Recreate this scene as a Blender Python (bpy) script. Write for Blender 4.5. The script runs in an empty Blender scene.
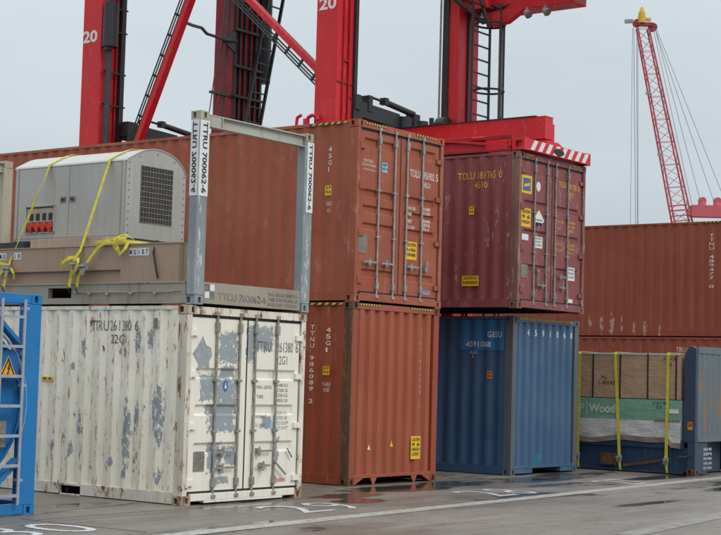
import bpy, bmesh, math, random
from mathutils import Vector, Matrix
random.seed(7)
S = bpy.context.scene
COL = S.collection

# ------------------------------------------------------------------ mesh helpers
class MB:
    def __init__(s): s.v=[]; s.f=[]; s.m=[]; s.mi=0; s.ch=[]
    def add(s, vs, fs):
        vs=list(vs);fs=list(fs);s.ch.append((vs,fs));o=len(s.v); s.v+= [tuple(p) for p in vs]
        for f in fs: s.f.append([i+o for i in f]); s.m.append(s.mi)
        return s
    def box(s,x0,x1,y0,y1,z0,z1):
        vs=[(x,y,z) for z in (z0,z1) for y in (y0,y1) for x in (x0,x1)]
        return s.add(vs,[(0,2,3,1),(4,5,7,6),(0,1,5,4),(1,3,7,5),(3,2,6,7),(2,0,4,6)])
    def tube(s,p0,p1,r,n=10,r1=None,cap=True):
        p0=Vector(p0);p1=Vector(p1);r1=r if r1 is None else r1
        d=(p1-p0).normalized()
        a=d.orthogonal().normalized();b=d.cross(a)
        vs=[];fs=[]
        for i in range(n):
            t=2*math.pi*i/n;c=a*math.cos(t)+b*math.sin(t)
            vs.append(p0+c*r);vs.append(p1+c*r1)
        for i in range(n):
            j=(i+1)%n;fs.append((2*i,2*j,2*j+1,2*i+1))
        if cap: fs.append([2*i for i in range(n)][::-1]);fs.append([2*i+1 for i in range(n)])
        return s.add(vs,fs)
    def path(s,pts,r,n=8):
        for a,b in zip(pts[:-1],pts[1:]): s.tube(a,b,r,n)
        return s
    def bar(s,p0,p1,w,h,up=(0,0,1)):
        p0=Vector(p0);p1=Vector(p1);d=(p1-p0).normalized();u=Vector(up)
        a=d.cross(u).normalized();b=a.cross(d).normalized()
        vs=[]
        for p in (p0,p1):
            for i,j in ((-1,-1),(1,-1),(1,1),(-1,1)): vs.append(p+a*w/2*i+b*h/2*j)
        return s.add(vs,[(0,1,2,3),(7,6,5,4),(0,4,5,1),(1,5,6,2),(2,6,7,3),(3,7,4,0)])
    def ribbon(s,pts,wv,w,t=.006):
        # band through pts, wv width direction(s)
        n=len(pts);vs=[]
        for i,p in enumerate(pts):
            p=Vector(p);q=Vector(wv[i] if isinstance(wv,list) else wv).normalized()
            d=(Vector(pts[min(i+1,n-1)])-Vector(pts[max(i-1,0)])).normalized()
            q=(q-d*q.dot(d)).normalized();nn=d.cross(q)
            for a,b in ((-1,-1),(1,-1),(1,1),(-1,1)): vs.append(p+q*w/2*a+nn*t/2*b)
        fs=[(3,2,1,0)]
        for i in range(n-1):
            for k in range(4):
                a=4*i+k;b=4*i+(k+1)%4;fs.append((a,b,b+4,a+4))
        o=4*(n-1);fs.append((o,o+1,o+2,o+3))
        return s.add(vs,fs)
    def prism(s,poly,axis,a,b):
        def P(u,v,t): return {'x':(t,u,v),'y':(u,t,v),'z':(u,v,t)}[axis]
        n=len(poly)
        vs=[P(u,v,a) for u,v in poly]+[P(u,v,b) for u,v in poly]
        fs=[list(range(n))[::-1],list(range(n,2*n))]+[(i,(i+1)%n,n+(i+1)%n,n+i) for i in range(n)]
        return s.add(vs,fs)
    def grid(s,us,vs,fn):
        o=[fn(u,v) for v in vs for u in us];n=len(us)
        fs=[(j*n+i,j*n+i+1,(j+1)*n+i+1,(j+1)*n+i) for j in range(len(vs)-1) for i in range(n-1)]
        return s.add(o,fs)
    def build(s,name,mat,parent=None,bevel=0,smooth=False,split=False):
        if split:
            r=None
            for vs,fs in s.ch:
                q=MB();q.add(vs,fs);r=q.build(name,mat,parent,bevel,smooth)
            return r
        me=bpy.data.meshes.new(name);me.from_pydata(s.v,[],s.f)
        bm=bmesh.new();bm.from_mesh(me);bmesh.ops.recalc_face_normals(bm,faces=bm.faces[:]);bm.to_mesh(me);bm.free()
        for m in (mat if isinstance(mat,(list,tuple)) else [mat]): me.materials.append(m)
        for p,i in zip(me.polygons,s.m): p.material_index=i;p.use_smooth=smooth
        o=bpy.data.objects.new(name,me);COL.objects.link(o)
        if parent is not None:o.parent=parent
        if bevel:
            b=o.modifiers.new('bevel','BEVEL');b.width=bevel;b.segments=2;b.limit_method='ANGLE'
        if smooth:
            try: me.set_sharp_from_angle(angle=math.radians(40))
            except Exception: pass
        return o

def root(name,label,cat,loc=(0,0,0),group=None):
    o=bpy.data.objects.new(name,None);COL.objects.link(o);o.location=loc;o.empty_display_size=.3
    o['label']=label;o['category']=cat
    if group:o['group']=group
    return o
def struct(o): o['kind']='structure';return o

# ------------------------------------------------------------------ materials
class NT:
    def __init__(s,name):
        s.mat=bpy.data.materials.new(name);s.mat.use_nodes=True;s.t=s.mat.node_tree;s.n=s.t.nodes;s.l=s.t.links
        s.b=s.n['Principled BSDF'];s.tc=s.n.new('ShaderNodeTexCoord');s.obj=s.tc.outputs['Object'];s._sep=None
    def put(s,inp,v):
        if hasattr(v,'is_output') or isinstance(v,bpy.types.NodeSocket): s.l.new(v,inp)
        elif isinstance(v,(tuple,list)) and len(v)==3 and inp.type=='RGBA': inp.default_value=(*v,1)
        else: inp.default_value=v
    def M(s,op,a,b=0.,clamp=False):
        n=s.n.new('ShaderNodeMath');n.operation=op;n.use_clamp=clamp;s.put(n.inputs[0],a);s.put(n.inputs[1],b);return n.outputs[0]
    def sep(s):
        if s._sep is None:
            n=s.n.new('ShaderNodeSeparateXYZ');s.l.new(s.obj,n.inputs[0]);s._sep=n.outputs
        return s._sep
    def noise(s,scale=5.,vec=(1,1,1),detail=4.,rough=.55,off=0.):
        m=s.n.new('ShaderNodeMapping');s.l.new(s.obj,m.inputs[0]);m.inputs['Scale'].default_value=vec;m.inputs['Location'].default_value=(off,off*1.7,off*.6)
        n=s.n.new('ShaderNodeTexNoise');s.l.new(m.outputs[0],n.inputs['Vector']);n.inputs['Scale'].default_value=scale
        n.inputs['Detail'].default_value=detail;n.inputs['Roughness'].default_value=rough
        return n.outputs['Fac']
    def ss(s,v,a,b,c=0.,d=1.):
        n=s.n.new('ShaderNodeMapRange');n.interpolation_type='SMOOTHSTEP';s.put(n.inputs[0],v)
        for i,q in enumerate((a,b,c,d)): n.inputs[i+1].default_value=q
        return n.outputs[0]
    def mix(s,f,a,b):
        n=s.n.new('ShaderNodeMix');n.data_type='RGBA';s.put(n.inputs[0],f);s.put(n.inputs[6],a);s.put(n.inputs[7],b);return n.outputs[2]
    def ell(s,plane,lst,amp=.9,scale=9.,soft=.12,sq=False,st=1.):
        o=s.sep();u=o[0] if plane=='x' else o[1];v=o[2] if plane!='g' else o[1]
        if plane=='g':u=o[0]
        acc=None
        for cu,cv,ru,rv in lst:
            a=s.M('MULTIPLY',s.M('SUBTRACT',u,cu),1/ru);a=s.M('MULTIPLY',a,a)
            b=s.M('MULTIPLY',s.M('SUBTRACT',v,cv),1/rv);b=s.M('MULTIPLY',b,b)
            d=s.M('MAXIMUM',a,b) if sq else s.M('ADD',a,b);acc=d if acc is None else s.M('MINIMUM',acc,d)
        if soft<0:
            r=s.ss(acc,.15,2.2,1.,0.);n=s.noise(scale,(1,1,st),8,.78,off=3.3)
            return s.ss(s.M('ADD',n,s.M('MULTIPLY',r,amp)),.70,.715)
        nz=s.noise(scale,(1,1,st),8,.75,off=3.3);nb=s.noise(scale*.35,(1,1,st),3,.5,off=7.1)
        acc=s.M('ADD',acc,s.M('MULTIPLY',s.M('SUBTRACT',nz,.5),amp*5))
        acc=s.M('ADD',acc,s.M('MULTIPLY',s.M('SUBTRACT',nb,.5),amp*3.5))
        return s.ss(acc,1-soft,1+soft,1.,0.)
    def done(s,col,rough=.5,metal=0.,bump=None,dist=.004,spec=.5):
        s.put(s.b.inputs['Base Color'],col);s.put(s.b.inputs['Roughness'],rough);s.put(s.b.inputs['Metallic'],metal)
        s.b.inputs['Specular IOR Level'].default_value=spec
        if bump is not None:
            n=s.n.new('ShaderNodeBump');n.inputs['Distance'].default_value=dist;n.inputs['Strength'].default_value=1.;s.l.new(bump,n.inputs['Height']);s.l.new(n.outputs[0],s.b.inputs['Normal'])
        return s.mat

RUST=(.10,.042,.02);RUST2=(.29,.145,.065)
def paint(name,c,fade=None,fa=.5,rust=.3,streak=.3,scuff=0.,peel=None,peelcol=(.22,.27,.33),peelamp=.9,peelscale=12.,peelst=1.,peelsq=False,groove=None,dirt=.35,rough=.5,grime=(.06,.05,.045),dents=.012,off=0.):
    t=NT(name)
    big=t.noise(.9,detail=3,off=off)
    col=t.mix(t.M('MULTIPLY',t.ss(big,.35,.65),fa),c,fade or tuple(min(1,k*1.2+.01) for k in c))
    # washed vertical streaks of grime
    st=t.noise(1.,(11,11,.55),5,.6,off+5)
    col=t.mix(t.M('MULTIPLY',t.ss(st,.5,.75),dirt),col,grime)
    st2=t.noise(1.,(17,17,.9),5,.65,off+8)
    col=t.mix(t.M('MULTIPLY',t.ss(st2,.56,.74),dirt*.7),col,tuple(min(1,k*1.25+.025) for k in c))
    fine=t.noise(38.,detail=3,off=off+1)
    col=t.mix(t.M('MULTIPLY',t.ss(fine,.4,.7),.12),col,grime)
    if peel:
        pl,lst=peel
        pm=t.ell(pl,lst,peelamp,peelscale,-1,peelsq,peelst)
        col=t.mix(pm,col,peelcol)
    if scuff:
        sc=t.noise(8.,(1,1,.35),8,.78,off+11);sm=t.M('MULTIPLY',t.ss(sc,.56,.60),t.ss(t.noise(1.4,off=off+4),.38,.52))
        col=t.mix(t.M('MULTIPLY',sm,scuff),col,tuple(min(1,k*.5+.32) for k in c))
    rn=t.noise(7.,(1,1,.45),8,.72,off+21)
    lo=.74-.17*rust
    rm=t.ss(rn,lo,lo+.03)
    col=t.mix(t.M('MULTIPLY',t.ss(rn,lo-.05,lo),.35),col,RUST2)
    col=t.mix(rm,col,t.mix(t.noise(30.,off=off+2),RUST,RUST2))
    if streak:
        v=t.noise(1.,(26,26,1.3),6,.68,off+31);m=t.M('MULTIPLY',t.ss(v,.57,.66),t.ss(t.noise(1.7,off=off+9),.42,.6))
        if groove is not None:
            y=t.sep()[1];w=t.M('FRACT',t.M('MULTIPLY',t.M('SUBTRACT',y,groove),1/.278))
            band=t.M('MAXIMUM',t.ss(t.M('ABSOLUTE',t.M('SUBTRACT',w,.30)),.0,.13,1,0),t.ss(t.M('ABSOLUTE',t.M('SUBTRACT',w,.78)),.0,.10,1,0))
            v2=t.noise(1.,(34,34,6.5),8,.78,off+37);m2=t.M('MULTIPLY',t.M('MULTIPLY',t.ss(v2,.50,.565),band),t.ss(t.noise(2.3,(1,1,.7),off=off+3),.36,.55))
            m=t.M('MAXIMUM',t.M('MULTIPLY',m,.5),m2)
        col=t.mix(t.M('MULTIPLY',m,streak),col,RUST2)
    bp=t.M('ADD',t.M('MULTIPLY',t.noise(1.6,detail=2,off=off+6),dents*60),t.M('MULTIPLY',t.noise(60.,detail=2),.12))
    rg=t.M('ADD',rough,t.M('MULTIPLY',t.M('SUBTRACT',t.noise(4.,off=off+7),.5),.35))
    return t.done(col,rg,bump=bp,dist=.01,spec=.35)
def plain(name,c,rough=.5,metal=0.,var=.25,scale=6.,bump=.3,spec=.4,c2=None):
    t=NT(name);n=t.noise(scale,detail=6,rough=.65)
    col=t.mix(t.ss(n,.3,.7),c,c2 or tuple(k*(1-var) for k in c))
    return t.done(col,rough,metal,bump=t.noise(scale*6,detail=3),dist=.002*bump,spec=spec)
def lettering(name,c,under,wear=.5,rough=.5):
    t=NT(name);n=t.noise(26.,(1,1,.6),7,.75);m=t.ss(n,.52+.16*(1-wear),.60+.16*(1-wear))
    col=t.mix(t.M('MULTIPLY',m,.85),c,under);col=t.mix(t.M('MULTIPLY',t.ss(t.noise(3.),.35,.7),.3),col,under)
    return t.done(col,rough)

C_RU=(.30,.074,.037);C_RL=(.28,.057,.024);C_B=(.034,.086,.180);C_M=(.225,.057,.056);C_W=(.79,.745,.64)
side_peel=[(1.08,.85,.09,.5),(.9,1.1,.05,.25),(.52,1.2,.13,.38),(.46,.88,.05,.16),(1.35,.5,.05,.08),(1.1,.35,.05,.08),(.87,.6,.04,.07),(.47,.36,.05,.12),(2.0,1.0,.06,.2),(2.5,.65,.05,.1),(2.15,.62,.06,.12),(.93,2.1,.07,.18),(1.17,1.97,.04,.08),(.7,2.12,.05,.16),(1.95,2.02,.08,.12),(2.15,1.76,.05,.05)]
door_peel=[(.84,2.06,.2,.22),(.85,1.74,.14,.08),(1.5,2.2,.27,.18),(1.27,2.12,.08,.25),(.45,1.52,.15,.18),(.8,1.45,.24,.24),(.75,1.12,.28,.18),(.62,.6,.14,.2),(.95,.62,.12,.12),(.75,.3,.16,.05),(1.65,1.06,.12,.09),(1.9,.7,.05,.16)]
M={}
M['w_side']=paint('white_paint_side',(.88,.81,.67),(.82,.74,.58),.6,rust=.72,streak=1.,peel=('y',side_peel),peelcol=(.27,.305,.33),peelamp=.25,peelscale=15.,peelst=.6,groove=.17,dirt=.03,grime=(.33,.29,.23))
M['w_door']=paint('white_paint_door',C_W,(.73,.70,.63),.5,rust=.35,streak=.35,peel=('x',door_peel),peelcol=(.28,.31,.33),peelamp=.30,peelscale=11.,peelsq=True,dirt=.12,grime=(.35,.31,.26),off=2)
M['w_rust']=paint('rusted_casting_paint',(.55,.48,.37),(.30,.19,.12),.9,rust=1.15,streak=1.,dirt=.6,grime=(.2,.14,.09),off=5)
M['w_post']=paint('white_paint_rusted',C_W,(.5,.45,.36),.7,rust=.95,streak=.8,dirt=.4,grime=(.3,.24,.18),off=4)
M['ru']=paint('red_oxide_paint',C_RU,(.345,.096,.050),.8,rust=.15,streak=.15,dirt=.28,grime=(.16,.05,.03),scuff=.15,dents=.03)
M['ru_post']=paint('red_oxide_post',C_RU,(.38,.13,.075),.8,rust=.45,streak=.4,dirt=.4,grime=(.12,.05,.03),scuff=.3,off=3)
M['rl']=paint('deep_red_paint',C_RL,(.32,.072,.032),.6,rust=.15,streak=.15,dirt=.28,grime=(.11,.03,.018),scuff=.25,off=7)
M['rl_end']=paint('red_paint_lit_end',(.31,.076,.037),(.355,.095,.048),.7,rust=.12,streak=.12,dirt=.25,grime=(.18,.05,.03),off=8)  # end red painted lighter than the sides, as the light falls
M['rl_post']=paint('rusted_brown_post',(.13,.06,.03),(.10,.05,.03),.8,rust=.9,streak=.9,dirt=.6,grime=(.06,.035,.02),scuff=.3,off=9)
M['b']=paint('navy_blue_paint',C_B,(.05,.108,.20),.7,rust=.12,streak=.1,dirt=.35,grime=(.05,.06,.075),off=12)
M['b_end']=paint('faded_blue_paint',(.048,.105,.195),(.072,.135,.22),.7,rust=.12,streak=.1,dirt=.4,grime=(.07,.09,.11),off=13)
M['b_post']=paint('grey_blue_post',(.085,.12,.155),(.10,.105,.11),.8,rust=.5,streak=.5,dirt=.5,grime=(.07,.06,.05),off=14)
M['b_patch']=paint('fresh_blue_paint',(.028,.15,.34),None,.3,rust=.0,streak=0,dirt=.15,off=15)
M['m']=paint('maroon_paint',C_M,(.25,.072,.075),.7,rust=.2,streak=.2,dirt=.22,grime=(.10,.035,.035),scuff=.45,off=17)
M['m_post']=paint('maroon_post',(.18,.06,.055),(.25,.14,.10),.8,rust=.6,streak=.5,dirt=.4,scuff=.9,off=18)
M['bg']=paint('brown_red_paint',(.27,.064,.035),(.31,.08,.043),.7,rust=.1,streak=.15,dirt=.35,grime=(.12,.035,.02),scuff=.2,off=23)
M['bg_scr']=paint('scratched_red_paint',(.27,.064,.035),(.31,.08,.043),.7,rust=.1,streak=.15,dirt=.35,grime=(.12,.035,.02),peel=('y',[(3.55,.25,.05,.3),(3.25,.3,.08,.35),(2.95,.35,.05,.25),(2.6,.25,.06,.25),(2.3,.2,.07,.25),(3.9,.3,.06,.25),(1.9,.1,.05,.2)]),peelcol=(.45,.32,.27),peelamp=.20,peelscale=13.,peelst=.4,off=23)
M['hole']=plain('casting_recess',(.03,.02,.015),.8)
M['galv']=plain('galvanised_steel',(.42,.43,.42),.42,.55,.35,9.)
M['galv_dull']=plain('weathered_galvanised_steel',(.33,.32,.30),.55,.3,.45,14.)
M['galv_brown']=plain('dirty_bar_steel',(.36,.325,.285),.6,.2,.45,10.)
M['rubber']=plain('black_rubber',(.022,.023,.026),.6)
M['black']=plain('black_painted_steel',(.028,.031,.034),.42,0,.3,5.)
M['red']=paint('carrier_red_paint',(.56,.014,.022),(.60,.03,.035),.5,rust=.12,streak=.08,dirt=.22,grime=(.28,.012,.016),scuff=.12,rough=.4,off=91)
M['red_dk']=plain('carrier_red_paint_dark',(.36,.012,.018),.5,0,.4,3.)  # deeper carrier red for ribs, webs, wheel rims and the far right leg
M['hose']=plain('hose_rubber',(.05,.055,.06),.5)
M['yellow']=plain('yellow_webbing',(.64,.55,.05),.8,0,.3,14.)
M['yell']=plain('yellow_sticker',(.75,.46,.02),.45,0,.1,5.)
M['orange']=plain('orange_sticker',(.75,.25,.03),.45)
M['whites']=plain('white_vinyl',(.72,.72,.70),.45,0,.12,20.)
M['blues']=plain('blue_vinyl',(.05,.14,.36),.45)
M['ltblue']=plain('pale_blue_vinyl',(.30,.55,.68),.45)
M['pinks']=plain('pale_red_print',(.70,.30,.25),.5)
M['plate']=plain('grey_data_plate',(.27,.25,.21),.5,.3,.4,20.)
M['ink']=plain('black_ink',(.02,.02,.022),.6)
M['ink_w']=lettering('faded_black_lettering',(.05,.05,.055),(.6,.57,.50),.8)
M['ink_wd']=lettering('grey_black_lettering',(.09,.09,.10),(.45,.44,.41),.75)
M['white_l']=lettering('white_lettering',(.66,.58,.52),C_RL,.7)
M['faint_l']=lettering('faint_lettering',(.5,.36,.30),(.30,.08,.05),.9)
M['white_b']=lettering('white_lettering_on_blue',(.62,.66,.68),C_B,.65)
M['yel_l']=lettering('yellow_lettering',(.62,.36,.05),C_M,.85)
M['haz_y']=lettering('hazard_yellow',(.62,.43,.05),(.06,.035,.02),.8)
M['haz_k']=lettering('hazard_black',(.03,.03,.03),(.12,.06,.04),.5)
M['road_w']=NT('road_marking_paint')

# ------------------------------------------------------------------ lettering meshes
_tc={}
def glyphs(s,off=0.012):
    k=(s,off)
    if k not in _tc:
        c=bpy.data.curves.new('t','FONT');c.body=s;c.size=1;c.offset=off;c.resolution_u=3
        o=bpy.data.objects.new('t',c);COL.objects.link(o)
        bpy.context.view_layer.update()
        me=bpy.data.meshes.new_from_object(o.evaluated_get(bpy.context.evaluated_depsgraph_get()))
        vs=[tuple(v.co) for v in me.vertices];fs=[tuple(p.vertices) for p in me.polygons]
        bpy.data.objects.remove(o);bpy.data.curves.remove(c);bpy.data.meshes.remove(me)
        _tc[k]=(vs,fs)
    return _tc[k]
def fit(s,w,h,off=.012,rot=0):
    vs,fs=glyphs(s,off)
    if rot: vs=[(v[1],-v[0],0) for v in vs]      # reads from top to bottom
    x0=min(v[0] for v in vs);x1=max(v[0] for v in vs);y0=min(v[1] for v in vs);y1=max(v[1] for v in vs)
    return [((v[0]-x0)/(x1-x0)*w,(v[1]-y0)/(y1-y0)*h) for v in vs],fs
def letters(s,plane,u0,u1,v0,v1,mat,parent,d=0.,name='lettering',off=.012,rot=0,stack=False,breaks=None,fn=None):
    """lettering between u0 (left) and u1 (right) as seen from outside, v0 bottom, v1 top"""
    b=MB();w=abs(u1-u0);h=v1-v0
    sg=1 if u1>u0 else -1
    pts=[];fcs=[]
    if stack:
        n=len(s);ch=h/n
        for i,c in enumerate(s):
            if c==' ':continue
            p,f=fit(c,w*(.4 if c in '1I' else 1),ch*.72,off);o=len(pts)
            pts+=[(q[0],h-ch*(i+1)+ch*.14+q[1]) for q in p];fcs+=[[k+o for k in g] for g in f]
    else:
        pts,fcs=fit(s,w,h,off,rot)
    bm=bmesh.new();vv=[bm.verts.new((u0+sg*p[0],v0+p[1],0)) for p in pts]
    for g in fcs:
        try:bm.faces.new([vv[k] for k in g])
        except ValueError:pass
    if breaks:
        lo,hi=min(u0,u1),max(u0,u1)
        for q in breaks:
            if lo<q<hi: bmesh.ops.bisect_plane(bm,geom=bm.verts[:]+bm.edges[:]+bm.faces[:],plane_co=(q,0,0),plane_no=(1,0,0))
    bm.verts.index_update()
    for v in bm.verts:
        u,w_=v.co.x,v.co.y;dd=d+(fn(u) if fn else 0)-.003
        b.v.append({'-Y':(u,dd,w_),'-X':(dd,u,w_),'Z':(u,w_,d)}[plane])
    for f in bm.faces: b.f.append([v.index for v in f.verts]);b.m.append(0)
    bm.free()
    return b.build(name,mat,parent)
def sticker(plane,u0,u1,v0,v1,mat,parent,d=0.,lines=None,ink=None,name='sticker',shape='rect',fn=None,t=.004):
    b=MB();lo,hi=min(u0,u1),max(u0,u1)
    dd=d-.001
    cu,cv=(u0+u1)/2,(v0+v1)/2
    if shape=='rect':poly=[(lo,v0),(hi,v0),(hi,v1),(lo,v1)]
    elif shape=='diamond':poly=[(lo,cv),(cu,v0),(hi,cv),(cu,v1)]
    elif shape=='tri':poly=[(lo,v0),(hi,v0),(cu,v1)]
    else:poly=[(cu+(hi-lo)/2*math.cos(a*math.pi/10),cv+(v1-v0)/2*math.sin(a*math.pi/10)) for a in range(20)]
    b.prism(poly,'y' if plane=='-Y' else 'x',dd-t,dd)
    o=b.build(name,mat,parent)
    if lines:
        n=len(lines);hh=(v1-v0);m=.1*abs(u1-u0)
        for i,s in enumerate(lines):
            top=v1-hh*(.08+.84*i/n);bot=top-hh*.84/n*.66
            a,c=(u0+m,u1-m) if u1>u0 else (u0-m,u1+m)
            letters(s,plane,a,c,bot,top,ink or M['ink'],o,d=dd-t,off=.02)
    return o

# ------------------------------------------------------------------ shipping container kit
CW=2.438
P=.278
def side_prof(L):
    ys=[];a=.165;b=L-.165
    n=int((b-a)/P);pad=((b-a)-n*P)/2
    pr=[(a,.0),(a+pad,.0)]
    y=a+pad
    for i in range(n):
        pr+=[(y+.025,0),(y+.114,.027),(y+.164,.027),(y+.253,0)];y+=P
    pr+=[(b,0)]
    return pr
# corner post whose side face alone has gone brown
m_=M['rl_post'].copy();m_.name='half_rusted_post';t_=m_.node_tree;bs=t_.nodes['Principled BSDF'];lk=bs.inputs['Base Color'].links[0].from_socket
tc_=t_.nodes.new('ShaderNodeTexCoord');sx_=t_.nodes.new('ShaderNodeSeparateXYZ');t_.links.new(tc_.outputs['Object'],sx_.inputs[0])
lt_=t_.nodes.new('ShaderNodeMapRange');t_.links.new(sx_.outputs[0],lt_.inputs[0]);lt_.inputs[1].default_value=.01;lt_.inputs[2].default_value=.05
mx_=t_.nodes.new('ShaderNodeMix');mx_.data_type='RGBA';t_.links.new(lt_.outputs[0],mx_.inputs[0]);t_.links.new(lk,mx_.inputs[6]);mx_.inputs[7].default_value=(.27,.07,.04,1);t_.links.new(mx_.outputs[2],bs.inputs['Base Color']);M['rl_post2']=m_
def lerp(pr):
    def f(u):
        for (a,c),(b,d) in zip(pr[:-1],pr[1:]):
            if a<=u<=b: return c+(d-c)*(u-a)/(b-a) if b>a else c
        return 0.
    return f
def end_prof():
    a=.15;b=CW-.15;n=8;p=(b-a)/n;pr=[(a,.052)]
    y=a
    for i in range(n):
        pr+=[(y+.038,.052),(y+.078,.0),(y+p-.078,.0),(y+p-.038,.052)];y+=p
    pr.append((b,.052));return pr
CWX,CWY,CWZ=.162,.178,.118
def casting(parent,x0,y0,z0,mat,sx,sy):
    """corner casting: a block with a deep oval opening in each outward face"""
    b=MB();X0,X1,Y0,Y1,Z0,Z1=x0,x0+CWX,y0,y0+CWY,z0,z0+CWZ
    def face(o,u,v,n,lu,lv,hu,hv):
        # rectangle with a rounded slot; o corner, u/v axes, n inward
        o=Vector(o);u=Vector(u);v=Vector(v);n=Vector(n)
        N=16;inner=[];outer=[]
        for i in range(N):
            a=2*math.pi*(i+.5)/N;c,s_=math.cos(a),math.sin(a)
            k=1/max(abs(c),abs(s_))
            outer.append((lu/2+c*k*lu/2,lv/2+s_*k*lv/2))
            q=(abs(c)**3+abs(s_)**3)**(-1/3)
            inner.append((lu/2+c*q*hu/2,lv/2+s_*q*hv/2))
        vs=[o+u*p+v*q for p,q in outer]+[o+u*p+v*q for p,q in inner]+[o+u*p+v*q+n*.05 for p,q in inner]
        b.mi=0;b.add(vs[:2*N],[(i,(i+1)%N,N+(i+1)%N,N+i) for i in range(N)])
        cs=[o,o+u*lu,o+u*lu+v*lv,o+v*lv]
        for k,(i) in enumerate((1,5,9,13)):   # corner triangles
            pass
        b.mi=1;b.add(vs[N:],[(i,(i+1)%N,N+(i+1)%N,N+i) for i in range(N)]+[list(range(N,2*N))])
        b.mi=0
    # solid core slightly inside, then the holed faces
    xs=X0 if sx<0 else X1;ys=Y0 if sy<0 else Y1
    cx0,cx1=(X0+.055,X1) if sx<0 else (X0,X1-.055)
    cy0,cy1=(Y0+.055,Y1) if sy<0 else (Y0,Y1-.055)
    b.box(cx0,cx1,cy0,cy1,Z0,Z1)
    # frames (four bars) round each opening
    def ring(axis):
        if axis=='y':
            a0,a1=X0,X1;hu=.052;e0,e1=(Y0,Y0+.055) if sy<0 else (Y1-.055,Y1)
            c=(a0+a1)/2+sx*-.012
            if sx<0: lo=X0
            b.box(a0,c-hu/2,e0,e1,Z0,Z1);b.box(c+hu/2,a1,e0,e1,Z0,Z1);b.box(c-hu/2,c+hu/2,e0,e1,Z0,Z0+.022);b.box(c-hu/2,c+hu/2,e0,e1,Z1-.022,Z1)
        else:
            a0,a1=(Y0+.055,Y1) if sy<0 else (Y0,Y1-.055);hu=.06;e0,e1=(X0,X0+.055) if sx<0 else (X1-.055,X1)
            c=(a0+a1)/2
            b.box(e0,e1,a0,c-hu/2,Z0,Z1);b.box(e0,e1,c+hu/2,a1,Z0,Z1);b.box(e0,e1,c-hu/2,c+hu/2,Z0,Z0+.022);b.box(e0,e1,c-hu/2,c+hu/2,Z1-.022,Z1)
    ring('y');ring('x')
    return b.build('corner_casting',mat,parent,bevel=.004)

def tubebox(b,x,y,z,w): b.box(x-w/2,x+w/2,y-w/2,y+w/2,z-w/2,z+w/2)

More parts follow.
